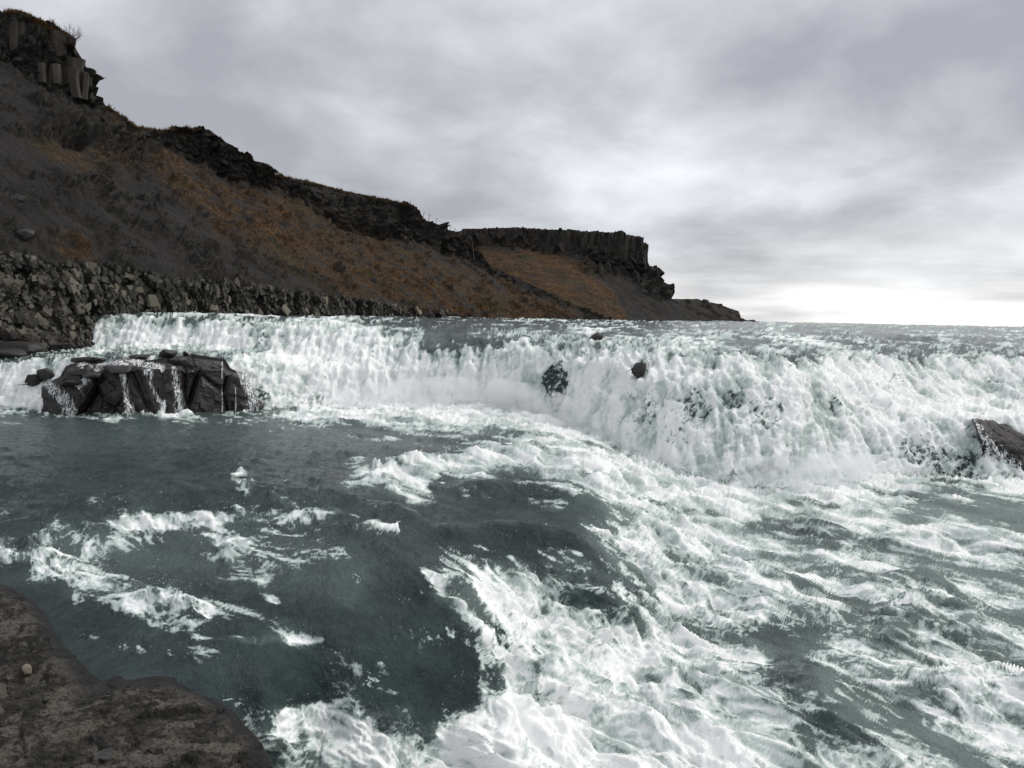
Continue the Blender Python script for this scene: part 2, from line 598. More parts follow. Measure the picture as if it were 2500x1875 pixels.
def wave_z(x, y):
    out = np.zeros_like(x)
    for q, hgt, wf, wb in WP:
        rm = 3.5 * max(wf, wb)
        sel = np.nonzero((x > q[:, 0].min() - rm) & (x < q[:, 0].max() + rm) & (y > q[:, 1].min() - rm) & (y < q[:, 1].max() + rm))
        if not len(sel[0]):
            continue
        X, Y = x[sel], y[sel]
        best = np.full(X.shape, 1e9)
        sgn = np.zeros(X.shape)
        tt = np.zeros(X.shape)
        ns = len(q) - 1
        for i in range(ns):
            a, b = q[i], q[i + 1]
            dx, dy = b - a
            L = dx * dx + dy * dy
            t0 = ((X - a[0]) * dx + (Y - a[1]) * dy) / L
            t = np.clip(t0, 0, 1)
            ds = np.hypot(X - a[0] - t * dx, Y - a[1] - t * dy)
            m = ds < best
            best = np.where(m, ds, best)
            sgn = np.where(m, (dx * (Y - a[1]) - dy * (X - a[0])) / math.sqrt(L), sgn)
            tt = np.where(m, (i + t) / ns, tt)
        wd = wf + (wb - wf) * sstep(sgn, -0.5, 0.5)
        out[sel] += hgt * np.exp(-(best / wd) ** 2) * (0.55 + 0.45 * np.sin(np.clip(tt, 0, 1) * math.pi) ** 0.6)
    return out


# falls and upper river: contours (photo px, py, extra depth behind the foot)
FOOT = [(-400, 1012, -4.9), (0, 1006, -4.9), (150, 1012, -4.9), (300, 1014, -4.9), (450, 1008, -4.9), (640, 1000, -4.9), (800, 990, -4.9), (1000, 985, -4.9),
        (1200, 992, -4.9), (1330, 1010, -4.95), (1430, 1050, -5.2), (1550, 1110, -5.6), (1680, 1160, -5.9), (1800, 1180, -6.0), (1950, 1180, -6.05),
        (2100, 1158, -6.05), (2250, 1162, -6.1), (2400, 1170, -6.15), (2550, 1180, -6.2), (2900, 1190, -6.2)]
M1 = [(-400, 885, 1.8), (0, 882, 1.8), (300, 868, 1.8), (500, 866, 1.9), (640, 880, 2.1), (800, 905, 1.5), (1000, 900, .9), (1200, 900, .8), (1330, 915, .9),
      (1430, 945, 1.1), (1550, 985, 1.4), (1680, 1020, 1.7), (1800, 1040, 1.8), (1950, 1040, 1.9), (2100, 1040, 2.2), (2250, 1030, 2.4), (2400, 1015, 2.6), (2900, 1010, 2.6)]
M2 = [(-400, 850, 10), (0, 850, 10), (300, 846, 11), (500, 847, 9.5), (640, 853, 7.2), (800, 862, 4.0), (1000, 850, 2.0), (1200, 850, 1.7), (1330, 862, 2), (1430, 885, 2.3),
      (1550, 915, 2.8), (1680, 935, 3.2), (1800, 940, 3.6), (1950, 930, 4), (2100, 935, 5), (2250, 962, 7), (2400, 975, 8), (2900, 980, 8)]
LIP = [(-400, 772, 12.5), (200, 772, 12.8), (300, 770, 12.8), (360, 772, 12.5), (640, 790, 9.4), (800, 805, 6.4), (1000, 812, 4.6), (1200, 820, 4.0), (1330, 830, 4.2), (1430, 842, 4.6),
       (1550, 852, 5.4), (1680, 862, 6.4), (1800, 866, 7.2), (1950, 866, 8), (2100, 872, 9), (2250, 870, 11), (2400, 866, 13), (2900, 872, 13)]
R1 = [(-400, 762, 13), (360, 764, 13), (640, 774, 13), (1000, 787, 13), (1400, 803, 13), (1700, 815, 13), (2100, 824, 14), (2500, 832, 14), (2900, 838, 14)]
R2 = [(-400, 755, 115), (360, 760, 115), (1000, 776, 115), (1400, 785, 115), (1800, 793, 115), (2500, 808, 115), (2900, 815, 115)]
R3 = [(-400, 750, 420), (360, 757, 420), (1000, 772, 420), (1400, 779, 420), (1800, 786, 420), (2500, 800, 420), (2900, 807, 420)]

NC, NR = 1060, 720
A_COL = np.linspace(-0.765, 0.765, NC)


def interp_c(a_pts, v_pts):
    o = np.argsort(a_pts)
    return smooth1(np.interp(A_COL, np.array(a_pts)[o], np.array(v_pts)[o]), 12, 0)


fp = np.array([at_z(a, b, c) for a, b, c in FOOT])
d_foot = interp_c(fp[:, 0] / fp[:, 1], fp[:, 1])


def by_delta(lst, base):
    ap, dp, zp = [], [], []
    for px, py, dl in lst:
        r = ray(px, py)
        a = r[0] / r[1]
        d = np.interp(a, A_COL, base) + dl
        ap.append(a); dp.append(d); zp.append(r[2] / r[1] * d)
    return interp_c(ap, dp), interp_c(ap, zp)


d1, z1 = by_delta(M1, d_foot)
d2, z2 = by_delta(M2, d_foot)
dl_, zl = by_delta(LIP, d_foot)
dr1, zr1 = by_delta(R1, dl_)
zero = np.zeros(NC)
dr2, zr2 = by_delta(R2, zero)
dr3, zr3 = by_delta(R3, zero)
z_foot = lower_z(A_COL * d_foot, d_foot)
# wobble the crest of the fall so that the water breaks over in tongues
ctl_d = np.stack([d_foot, d1, d2, dl_, dr1, dr2, dr3])
ctl_z = np.stack([z_foot, z1, z2, zl, zr1, zr2, zr3])
NS = 1500
P0 = np.zeros((NS, NC, 2))
for j in range(NC):
    near = np.geomspace(6.5, d_foot[j], 700)
    segs_d = [near]
    far_d = np.concatenate([np.linspace(ctl_d[k, j], ctl_d[k + 1, j], n + 1)[1:] for k, n in enumerate((200, 160, 120, 120, 110, 90))])
    P0[:, j, 0] = np.concatenate([near, far_d])
    P0[700:, j, 1] = np.interp(far_d, ctl_d[:, j], ctl_z[:, j])
P0[:700, :, 1] = lower_z(A_COL[None] * P0[:700, :, 0], P0[:700, :, 0])
P0[:700, :, 1] += wave_z(A_COL[None] * P0[:700, :, 0], P0[:700, :, 0])
# round the breaks of slope
P0[660:, :, 1] = smooth1(P0[660:, :, 1], 26, 0)
P3 = np.stack([A_COL[None] * P0[..., 0], P0[..., 0], P0[..., 1]], -1)
_px, _py = project(P3)
wgt = np.abs(np.diff(_py, axis=0)) + 0.22 * np.diff(P0[..., 0], axis=0) / P0[:-1, :, 0] * 900
wgt = smooth1(wgt, 20, 1)
cum = np.concatenate([np.zeros((1, NC)), np.cumsum(wgt, 0)], 0)
P = np.zeros((NR, NC, 3))
row_id = np.zeros((NR, NC))
lin = np.linspace(0, 1, NR)
src = np.arange(NS)
for j in range(NC):
    s = np.interp(lin * cum[-1, j], cum[:, j], src)
    row_id[:, j] = s
    P[:, j, 1] = np.interp(s, src, P0[:, j, 0])
    P[:, j, 2] = np.interp(s, src, P0[:, j, 1])
    P[:, j, 0] = A_COL[j] * P[:, j, 1]
# --- foam density read off the photograph: rows of digits every 100 px
FM = {770: '00044333322222222222222222', 800: '00589988754123332222222222', 830: '02899999996245543333333334', 860: '44444468999788887655454455',
      900: '87655488999999999888898788', 940: '98544388999998999888899988', 980: '98434388999999988888889999', 1020: '21111235678999988888888877',
      1060: '00000011113456888888888853', 1100: '00000011011244589888888965', 1150: '00000010055678668876799877', 1200: '00000101023333788888877667',
      1250: '01111111110000166776665433', 1300: '10122222310002177766655655', 1350: '32211232210122356665555665', 1400: '03210021001455556765554444',
      1450: '01342000001577657776555544', 1500: '00013310000367867776666654', 1550: '00000122000447887774556764', 1600: '00011110000036888863455676',
      1650: '00000000000027888863355667', 1700: '00000000010017888887655777', 1750: '00000024642279988888654577', 1800: '00000047886699988888765446',
      1850: '00000047997899988888877645', 2100: '00000045788888888888877766'}
fy = np.array(sorted(FM))
FG = np.array([[int(c) for c in FM[k]] for k in fy]) / 9.0


def foam_map(px, py):
    x = np.clip(px / 100.0, 0, 24.999)
    yy = np.interp(py, fy, np.arange(len(fy)))
    yy = np.clip(yy, 0, len(fy) - 1.001)
    i, j = x.astype(int), yy.astype(int)
    a, b = x - i, yy - j
    a = a * a * (3 - 2 * a)
    b = b * b * (3 - 2 * b)
    return (FG[j, i] * (1 - a) + FG[j, i + 1] * a) * (1 - b) + (FG[j + 1, i] * (1 - a) + FG[j + 1, i + 1] * a) * b



ca, sa = math.cos(R(-42)), math.sin(R(-42))


def flow_coords(Q):
    return Q[:, 0] * ca + Q[:, 1] * sa, -Q[:, 0] * sa + Q[:, 1] * ca


# second pass: find the slopes of the big waves too, and give them their share of rows
def low_coarse(Q, QN, dens):
    """the big shapes of the broken water: swells, transverse waves and puffs"""
    al, ac = flow_coords(Q)
    wp = np.stack([fbm(QN * 0.8 + 5, 2, seed=13), fbm(QN * 0.8 + 9, 2, seed=14), fbm(QN * 0.8 + 17, 2, seed=15)], -1)
    sw = fbm(np.stack([al * 0.30, ac * 0.55, Q[:, 2] * 0], -1), 3, seed=41)
    bb = fbm((QN + 0.55 * wp) * 0.7, 2, seed=11, kind='b')
    rw = fbm(np.stack([al * 0.75 + 0.7 * wp[:, 0], ac * 0.42 + 0.7 * wp[:, 1], Q[:, 2] * 0], -1), 2, 0.5, seed=42, kind='r') - 0.35
    rd = sstep(dens, 0.35, 0.9)
    return wp, sw, bb, rw, 0.40 * sw + (0.06 + 0.14 * rd) * bb + 0.15 * rw


sub = slice(0, NC, 4)
Ps = P[:, sub]
qs = Ps.reshape(-1, 3)
al_, ac_ = flow_coords(qs)
pxs, pys = project(Ps)
dn = foam_map(pxs.ravel(), pys.ravel())
lo_ = (row_id[:, sub].ravel() < 700)
dz = lo_ * sstep(dn, .2, .7) * low_coarse(qs, np.stack([al_ * 0.42, ac_, qs[:, 2]], -1), dn)[4]
Pd = Ps.copy()
Pd[..., 2] += dz.reshape(Pd.shape[:2])
_x, _y2 = project(Pd)
w2 = np.abs(np.diff(_y2, axis=0)) + 0.25 * np.abs(np.diff(pys, axis=0)) + 0.4
w2 = smooth1(smooth1(w2, 2, 1), 2, 0)
w2 = np.stack([np.interp(np.arange(NC), np.arange(0, NC, 4), r_) for r_ in w2])
cum2 = np.concatenate([np.zeros((1, NC)), np.cumsum(w2, 0)], 0)
ar = np.arange(NR)
for j in range(NC):
    s_ = np.interp(lin * cum2[-1, j], cum2[:, j], ar)
    row_id[:, j] = np.interp(s_, ar, row_id[:, j])
    for k in (0, 1, 2):
        P[:, j, k] = np.interp(s_, ar, P[:, j, k])
PX, PY = project(P)
Nrm = grid_normals(P)
Nrm *= np.sign(Nrm[..., 2:3] + 1e-9)
steep = sstep(1 - Nrm[..., 2], 0.12, 0.45) * (row_id > 690)
isfall = sstep(row_id, 690, 720) * (1 - sstep(row_id, 1170, 1230))
isup = sstep(row_id, 1170, 1230)
islow = 1 - sstep(row_id, 690, 720)

flat = lambda A: A.reshape(-1)
Q = P.reshape(-1, 3)
# coordinates that follow the flow: along-flow is compressed so that noise streaks
along, across = flow_coords(Q)
lowm = flat(islow)
upm = flat(isup)


def noise_space(Q):
    al, ac = flow_coords(Q)
    A = np.stack([Q[:, 0], Q[:, 1], Q[:, 2] * 0.55], -1) * (1 - lowm[:, None]) + np.stack([al * 0.42, ac, Q[:, 2]], -1) * lowm[:, None]
    return A * (1 - upm[:, None]) + np.stack([Q[:, 0] * 0.8, Q[:, 1] * 0.5, Q[:, 2]], -1) * upm[:, None]


QN = noise_space(Q)

fall3 = flat(isfall)[:, None]
wob = fbm(QN * 0.9, 3, seed=3)
tear = fbm(QN * 2.2 + 4.4, 4, 0.62, seed=7)
px_w = flat(PX) + 26 * fbm(QN * 1.1 + 7.7, 3, seed=5)
py_w = flat(PY) + 14 * wob
dens = foam_map(px_w, py_w)
STROKES = [([(1080, 1190, 22), (1300, 1195, 26), (1440, 1228, 28), (1520, 1265, 22)], -0.75), ([(1020, 1302, 14), (1200, 1292, 16), (1400, 1315, 18), (1540, 1385, 20)], -0.6), ([(930, 1370, 30), (1010, 1440, 26), (1080, 1540, 22), (1140, 1640, 22)], -0.6), ([(110, 1015, 6), (300, 1017, 5), (460, 1012, 5)], 0.7), ([(70, 1322, 12), (150, 1292, 12), (210, 1277, 9), (400, 1270, 12), (500, 1264, 14), (600, 1258, 13), (700, 1262, 9), (800, 1258, 16), (880, 1275, 12), (960, 1295, 8)], 1.0),
           ([(0, 1352, 24), (120, 1364, 22), (250, 1415, 15), (400, 1465, 12), (510, 1490, 12)], 0.5),
           ([(520, 1290, 22), (560, 1370, 12), (620, 1420, 12), (680, 1470, 9)], 0.5),
           ([(585, 1150, 16), (598, 1180, 18), (610, 1198, 14)], 0.75), ([(660, 1208, 12), (712, 1228, 9)], 0.75),
           ([(920, 1148, 12), (960, 1200, 12)], 0.7),
           ([(920, 1148, 12), (1020, 1124, 14), (1200, 1117, 18), (1370, 1114, 24), (1440, 1145, 28), (1500, 1195, 30)], 0.6),
           ([(1300, 1212, 16), (1380, 1242, 22), (1430, 1290, 22)], 0.45),
           ([(1040, 1400, 6), (1130, 1490, 12), (1180, 1565, 15), (1230, 1625, 14), (1290, 1700, 18)], 0.8),
           ([(400, 1530, 8), (520, 1560, 8), (780, 1558, 6)], 0.4), ([(180, 1530, 14), (330, 1590, 18), (520, 1600, 18)], 0.22),
           ([(850, 1560, 8), (940, 1620, 12), (1010, 1700, 14)], 0.14),
           ([(1270, 1560, 30), (1350, 1480, 50), (1300, 1420, 40)], 0.35),
           ([(1500, 1240, 25), (1560, 1330, 30), (1640, 1430, 30), (1620, 1560, 40)], 0.4),
           ([(700, 1760, 20), (850, 1760, 40), (950, 1830, 50)], 0.5), ([(1130, 1830, 40), (1200, 1740, 40), (1400, 1620, 60)], 0.5),
           ([(1050, 790, 14), (1090, 815, 30), (1060, 850, 18)], -0.9),
           ([(1045, 820, 12), (1030, 870, 14)], -0.3),
           ([(1880, 800, 14), (1900, 815, 20)], 0.6), ([(1960, 835, 16), (2050, 860, 18), (2130, 940, 30)], 0.4),
           ([(2340, 860, 20), (2420, 850, 20)], -0.2), ([(1990, 840, 30), (2080, 850, 18)], -0.35), ([(2130, 830, 20), (2260, 850, 16)], -0.4),
           ([(2250, 1230, 30), (2500, 1250, 40)], -0.5), ([(1830, 1300, 20), (2000, 1350, 18)], -0.2), ([(2250, 1380, 16), (2500, 1420, 30)], -0.3),
           ([(2350, 1500, 20), (2500, 1530, 30)], -0.35), ([(2080, 1730, 30), (2200, 1790, 40), (2350, 1850, 40)], -0.45),
           ([(1860, 1560, 16), (1960, 1650, 40), (1990, 1660, 30)], -0.55), ([(2150, 1640, 16), (2280, 1720, 20)], -0.4),
           ([(1240, 1560, 36), (1300, 1600, 20), (1310, 1640, 14)], -0.6),
           ([(1390, 1290, 30), (1500, 1270, 40), (1540, 1275, 18)], -0.7), ([(1560, 1420, 30), (1590, 1490, 20)], -0.5)]
for pts, amt in STROKES:
    k = stroke(px_w * 0.6 + flat(PX) * 0.4, py_w * 0.6 + flat(PY) * 0.4, pts, 10, 1.4) * sstep(tear, -0.45, 0.25)
    dens = dens + amt * k if amt < 0 else np.maximum(dens, dens * (1 - k) + k * np.minimum(1.0, dens + amt))
dens = np.clip(dens, 0, 1)
DARK = [(1350, 935, 30, 58, 1.0), (1345, 980, 26, 26, .8), (1562, 900, 22, 26, .9), (632, 812, 22, 42, .55), (690, 830, 14, 30, .6), (790, 880, 14, 18, .5), (905, 850, 18, 30, .45),
        (1690, 985, 46, 52, .7), (1565, 1000, 46, 50, .6), (1580, 960, 30, 20, .5), (1640, 1040, 40, 50, .5), (1870, 1005, 50, 45, .7), (1800, 970, 30, 30, .6), (1845, 1165, 105, 34, .75), (1750, 1140, 40, 30, .3),
        (2060, 985, 40, 40, .6), (2090, 1000, 18, 20, .5), (2230, 1100, 46, 40, .65), (2320, 1130, 80, 60, .7), (2260, 1050, 40, 40, .4), (2190, 925, 22, 30, .5), (2420, 925, 26, 30, .55), (2320, 905, 18, 22, .4),
        (760, 972, 40, 26, .55), (690, 950, 20, 20, .35), (1930, 1640, 80, 55, .8), (1900, 1600, 60, 40, .4), (1290, 1380, 60, 30, .4), (1560, 1440, 40, 50, .6), (1240, 1590, 50, 40, .5),
        (1430, 860, 40, 16, .5), (1960, 880, 60, 20, .4), (1700, 900, 60, 16, .25), (2150, 960, 30, 30, .4), (630, 975, 28, 40, .8), (650, 890, 40, 16, .5), (600, 900, 30, 30, .4)]
dk = np.zeros(len(Q))
for cx, cy, rx, ry, s in DARK:
    e = ((flat(PX) + 14 * wob - cx) / rx) ** 2 + ((flat(PY) + 8 * wob - cy) / ry) ** 2
    dk = np.maximum(dk, s * (1 - sstep(e, 0.4, 1.7)))

# --- displacement
def nrm(v):
    return (v - v.mean()) / (v.std() + 1e-6)


vert = np.array((1, 1, 0.45)) * fall3 + (1 - fall3)
Nf = Nrm.reshape(-1, 3)
fallm = flat(isfall)
rap = lowm * sstep(dens, 0.2, 0.7)
cal = lowm * (1 - rap)
rough_d = sstep(dens, 0.35, 0.9)
warp, swell, big_b, rwave, lowc = low_coarse(Q, QN, dens)
tongue = nrm(fbm(np.stack([Q[:, 0] * 0.85 + 0.25 * warp[:, 0], Q[:, 1] * 0.3, Q[:, 2] * 0.10], -1), 3, 0.55, seed=38))
coarse = fallm * (0.25 + 0.75 * dens) * (0.16 * big_b + 0.10 * np.clip(tongue, -1.5, 2)) + rap * lowc + cal * 0.14 * swell
# the fine texture is laid out on the shaped surface, not on the flat one, so that it does not smear on steep fronts
Q1 = Q + Nf * coarse[:, None]
along, across = flow_coords(Q1)
zz1 = Q1[:, 2] * 1.3
QW = noise_space(Q1 * (1, 1, 1.25)) + 0.55 * warp
puff = nrm(fbm(QW * 1.7, 5, 0.6, seed=21, kind='b'))
lace = nrm(fbm(QW * vert * 1.9 + 11.3, 5, 0.68, seed=31, kind='r'))          # bright filaments
lace2 = nrm(fbm((QW + 0.2 * warp) * vert * 4.6 + 3.3, 4, 0.72, seed=33, kind='r'))
patch = nrm(fbm(QW * 0.55 * vert + 2.2, 3, 0.5, seed=35))
flow_n = nrm(fbm(np.stack([along * 0.5 + warp[:, 0], across * 1.7 + 1.1 * warp[:, 1], zz1], -1), 5, 0.62, seed=43, kind='r'))
soft_f = nrm(fbm(np.stack([along * 0.7 + warp[:, 0], across * 1.5 + warp[:, 1], zz1], -1), 4, 0.6, seed=45))
puff_lo = nrm(fbm(QW * 1.5 + 31, 3, 0.5, seed=23, kind='b'))
streak = nrm(fbm(np.stack([QW[:, 0] * 1.8, QW[:, 1] * 1.8, Q[:, 2] * 0.45], -1), 4, 0.6, seed=39, kind='r'))
curtain = nrm(fbm(np.stack([Q[:, 0] * 3.0 + 0.4 * warp[:, 0], Q[:, 1] * 0.6, Q[:, 2] * 0.5 + 0.3 * warp[:, 2]], -1), 4, 0.6, seed=36))
speck = nrm(fbm((Q + 0.25 * warp) * (1, 1, 0.7) * 5.0, 3, 0.7, seed=37))
chop = fbm(np.stack([along * 0.9 + 0.3 * warp[:, 0], across * 2.0 + 0.3 * warp[:, 1], Q[:, 2] * 0], -1), 5, 0.58, seed=51)
pb = np.clip(puff, -1.5, 2.5)
pl = np.clip(puff_lo, -1.5, 2.5)
disp = coarse + fallm * (0.25 + 0.75 * dens) * (0.04 * pl + 0.030 * pb + 0.045 * np.clip(curtain, -2, 2) + 0.02 * np.clip(lace, -2, 2))
disp += rap * ((0.025 + 0.030 * rough_d) * pl + 0.026 * rough_d * pb)
disp += cal * 0.10 * chop
UQ = np.stack([Q[:, 0] * 0.22 + 0.6 * warp[:, 0], Q[:, 1] * 0.11 + 0.4 * warp[:, 1], Q[:, 2] * 0], -1)
upw = fbm(UQ, 4, 0.52, seed=61, kind='r')
disp += upm * ((0.26 + 0.0012 * Q[:, 1]) * upw + 0.03 * pb * dens)
fine_d = fbm((QW + 0.15 * warp) * 7.0 + 1.3, 3, 0.6, seed=47, kind='b')
disp += rap * (1 - sstep(Q[:, 1], 18, 30)) * 0.045 * fine_d
disp -= 0.15 * dk * fallm
Qd = Q + Nf * disp[:, None]
# --- foam: density from the map, torn into filaments, puffs and streaks; shade painted into puff creases and tongue troughs
amp = 0.55 + 0.45 * (1 - (2 * np.clip(dens, 0, 1) - 1) ** 2)
tex_shade_fall = 0.055 * lace + 0.05 * lace2 + 0.03 * pb + 0.12 * patch + 0.04 * streak + 0.10 * curtain + 0.07 * tongue  # puff, curtain and tongue terms grey the hollows: shade put into the colour
nearm = 1 - sstep(Q[:, 1], 18, 30)
fine_l = nrm(fbm((QW + 0.15 * warp) * 7.0 + 1.3, 4, 0.75, seed=47, kind='r'))
tex_shade_rap = 0.05 * flow_n + 0.05 * lace + (0.04 + 0.04 * nearm) * lace2 + 0.07 * nearm * fine_l + 0.07 * pb + 0.11 * patch + 0.08 * soft_f + 0.20 * rwave  # puff term darkens the creases: shade put into the foam colour
foam = dens * (0.97 - 0.30 * upm - 0.09 * lowm) - 0.06 + amp * (fallm * tex_shade_fall * 1.25 + lowm * tex_shade_rap * (1.3 + 0.35 * nearm) + upm * 0.16 * nrm(fbm(UQ * 1.5 + 8, 4, 0.6, seed=65)))
foam += np.where(dens < 0.12, -0.12, 0.0) * lowm
crest = upm * sstep(upw, 0.30, 0.72)
foam += 0.50 * crest * sstep(lace, -1.0, 0.8)
hole = 0.85 * sstep(1.05 * dk + 0.16 * speck + 0.10 * curtain * fallm - 0.06 * lace, 0.55, 1.05)
foam = foam * (1 - hole) + hole * np.clip(0.22 * sstep(lace2, 0.2, 1.0), 0, 1)
dk = np.maximum(hole, dk * 0.3)
fleck = sstep(fbm(QN * 1.3 + 50, 3, seed=49) * 1.2 + 0.16 * fine_l, 0.52, 0.85) * cal * sstep(flat(PY), 1200, 1320)
foam = np.maximum(foam, 0.55 * fleck)
foam = np.clip(foam, 0, 1.1)
aer_and_light = np.clip(dens * 1.1 - 0.15 + 0.10 * patch + 0.25 * wob, 0, 1) * (1 - hole) * (0.25 + 0.75 * np.maximum(lowm, fallm))
east = lowm * sstep(flat(PX) - 0.35 * (flat(PY) - 1300), 1380, 1560) * sstep(flat(PY), 1010, 1060)
aer_and_light = np.maximum(aer_and_light, east * np.clip(0.92 + 0.22 * patch, 0.25, 1.15) * (1 - 0.9 * dk))
for pts, amt in (([(120, 1320, 30), (220, 1340, 50), (450, 1340, 60), (700, 1350, 70), (850, 1400, 60)], 0.26), ([(150, 1310, 30), (220, 1330, 40), (330, 1320, 26)], 0.42), ([(100, 1060, 50), (500, 1050, 40), (1000, 1060, 40), (1250, 1080, 30)], 0.20), ([(1060, 830, 24), (1030, 880, 20)], 0.3), ([(2300, 1230, 60)], 0.3), ([(1480, 1240, 40), (1700, 1280, 60)], 0.5)):  # dome strokes: highlight painted as paler teal; the rest: aerated water
    aer_and_light = np.maximum(aer_and_light, amt * stroke(flat(PX), flat(PY), pts, 20))

GF = grid_faces(NR, NC)
frow = flat(row_id)[GF[:, 0]]
fpx = flat(PX)[GF[:, 0]]
parts = [('pool', (frow <= 705) & (fpx + 0.0 * frow < 1180 + (1180 - flat(PY)[GF[:, 0]]) * -0.55)), ('rapids', None), ('waterfall', (frow > 705) & (frow <= 1200)), ('upper_river', frow > 1200)]
used = np.zeros(len(GF), bool)
for nm, m in parts:
    if m is not None:
        used |= m
for nm, m in parts:
    if m is None:
        m = ~used
    fc = GF[m]
    vid, invx = np.unique(fc, return_inverse=True)
    me = mesh_np(nm, Qd[vid] + UP, invx.reshape(-1, 4), True, {'foam': foam[vid], 'dark': dk[vid], 'aer_and_light': aer_and_light[vid]})
    tag(link(nm, me, M_WATER), kind='structure')

# --- spray: torn drops and foam clots thrown off the breaking water
rng = np.random.default_rng(7)
OCT = np.array([(1, 0, 0), (-1, 0, 0), (0, 1, 0), (0, -1, 0), (0, 0, 1), (0, 0, -1)], float)
OCF = np.array([(0, 2, 4), (2, 1, 4), (1, 3, 4), (3, 0, 4), (2, 0, 5), (1, 2, 5), (3, 1, 5), (0, 3, 5)])


def spray_mesh(name, centers, sizes, mat, label=None):
    n = len(centers)
    rot = rng.normal(size=(n, 3, 3))
    rot = np.linalg.qr(rot)[0]
    sq = rng.uniform(0.55, 1.35, (n, 1, 3))
    V = np.einsum('nij,nkj->nki', rot, OCT[None] * sq * sizes[:, None, None]) + centers[:, None]
    Fc = OCF[None] + (np.arange(n) * 6)[:, None, None]
    me = mesh_np(name, V.reshape(-1, 3) + UP, Fc.reshape(-1, 3), True)
    return tag(link(name, me, mat), kind='stuff')


inframe = (flat(PX) > -150) & (flat(PX) < 2650) & (flat(PY) < 2000)
pw = (foam > 0.55) * inframe * (fallm * (0.4 + 0.6 * sstep(big_b, 0.0, 0.5)) * 1.0 + rap * sstep(puff, 0.3, 1.5) * 0.8 + upm * crest * 0.25)
edge = sstep(np.abs(flat(np.gradient(foam.reshape(NR, NC), axis=0))), 0.03, 0.15) * inframe * (lowm * 0.18)
pw = pw + edge * (foam > 0.3)
pw = pw / pw.sum()
NSP = 26000
ids = rng.choice(len(Q), NSP, p=pw)
off = np.abs(rng.normal(0, 1, NSP)) ** 1.4
dist_ = Q[ids, 1]
cent = Qd[ids] + Nf[ids] * (off * 0.10)[:, None] + rng.normal(0, 0.04, (NSP, 3)) + np.array((0, 0, 1.0)) * (off * 0.05)[:, None]
sz = rng.uniform(0.35, 1.0, NSP) ** 1.5 * 0.0009 * dist_ * np.where(off > 1.0, 0.6, 1.0)
spray_mesh('spray', cent, sz, M_SPRAY)
pn = inframe * (Q[:, 1] < 24) * lowm * (edge + 0.25 * sstep(foam, 0.45, 0.8) * sstep(puff, 0.5, 1.6))
ids = rng.choice(len(Q), 9000, p=pn / pn.sum())
up_ = np.abs(rng.normal(0, 1, 9000)) ** 1.6
cent = Qd[ids] + np.array((0, 0, 0.06)) * up_[:, None] + rng.normal(0, 0.03, (9000, 3)) * (1, 1, .5)
spray_mesh('spray', cent, rng.uniform(.4, 1.0, 9000) ** 2 * 0.00048 * Q[ids, 1], M_SPRAY)
WPX, WPY = project(Qd)
# --- mist hanging over the foot of the falls: closed ribbons of thin drifting spray
def mist(name, pts, hgt, wid, dens_v):
    V, n, m = [], len(pts), 10
    for k, (px, py, dd) in enumerate(pts):
        r = ray(px, py)
        d = np.interp(r[0] / r[1], A_COL, d_foot) + dd
        c = r * (d / r[1])
        e = math.sin(math.pi * k / (n - 1)) ** 0.5
        for i in range(m):
            th = 2 * math.pi * i / m
            V.append(c + np.array((0, math.cos(th) * wid * e, math.sin(th) * hgt * e)) + 1e-3)
    F_ = []
    for k in range(n - 1):
        for i in range(m):
            F_.append((k * m + i, k * m + (i + 1) % m, (k + 1) * m + (i + 1) % m, (k + 1) * m + i))
    me = mesh_np(name, np.array(V) + UP, np.array(F_), True)
    mt = bpy.data.materials.new('mist')
    mt.use_nodes = True
    t = NT(mt.node_tree)
    out = t.n('ShaderNodeOutputMaterial')
    pv = t.n('ShaderNodeVolumePrincipled')
    pv.inputs['Color'].default_value = C(0.95, 0.96, 0.97)
    tcm = t.n('ShaderNodeTexCoord').outputs['Object']
    nz = t.noise(tcm, 0.9, 4.0, 0.6)
    t.setin(pv.inputs['Density'], t.remap(nz, 0.38, 0.75, 0.0, dens_v))
    t.link(pv.outputs[0], out.inputs[1])
    return tag(link(name, me, mt), kind='stuff')


mist('mist', [(760, 985, -.6), (860, 975, -.8), (960, 968, -1), (1080, 965, -1.1), (1200, 970, -1.1), (1320, 990, -1.0), (1420, 1030, -.9), (1520, 1080, -.8), (1620, 1130, -.6)], 1.15, 1.3, 1.7)
mist('mist', [(1640, 1145, -.5), (1760, 1165, -.7), (1880, 1168, -.8), (2000, 1160, -.8), (2120, 1145, -.7), (2230, 1150, -.5)], 0.9, 1.1, 1.7)
print('water done', len(GF))

# ------------------------------------------------------------------ CLIFF on the far bank
CB = [(-500, 856, 43), (0, 856, 46.5), (120, 853, 49), (235, 850, 53), (290, 815, 56.5), (345, 785, 58.5), (400, 783, 60), (600, 785, 68), (900, 790, 90), (1150, 796, 112), (1350, 800, 136), (1530, 802, 160)]
CW = [(-500, 590, 45), (0, 615, 49), (150, 640, 52), (300, 655, 57.5), (450, 680, 62), (600, 695, 70), (750, 715, 80), (900, 735, 91.5), (1050, 758, 105), (1150, 772, 113), (1350, 789, 137), (1530, 797, 161)]
CG = [(-500, 20, 74), (0, 150, 75), (120, 205, 76.5), (222, 262, 80), (260, 330, 84), (330, 380, 91), (400, 360, 97), (480, 400, 100), (560, 445, 104), (660, 455, 110), (740, 500, 114), (830, 560, 119), (930, 588, 126), (1030, 590, 133), (1115, 625, 138), (1165, 650, 140), (1200, 668, 141), (1300, 715, 145), (1450, 775, 155), (1530, 796, 163)]
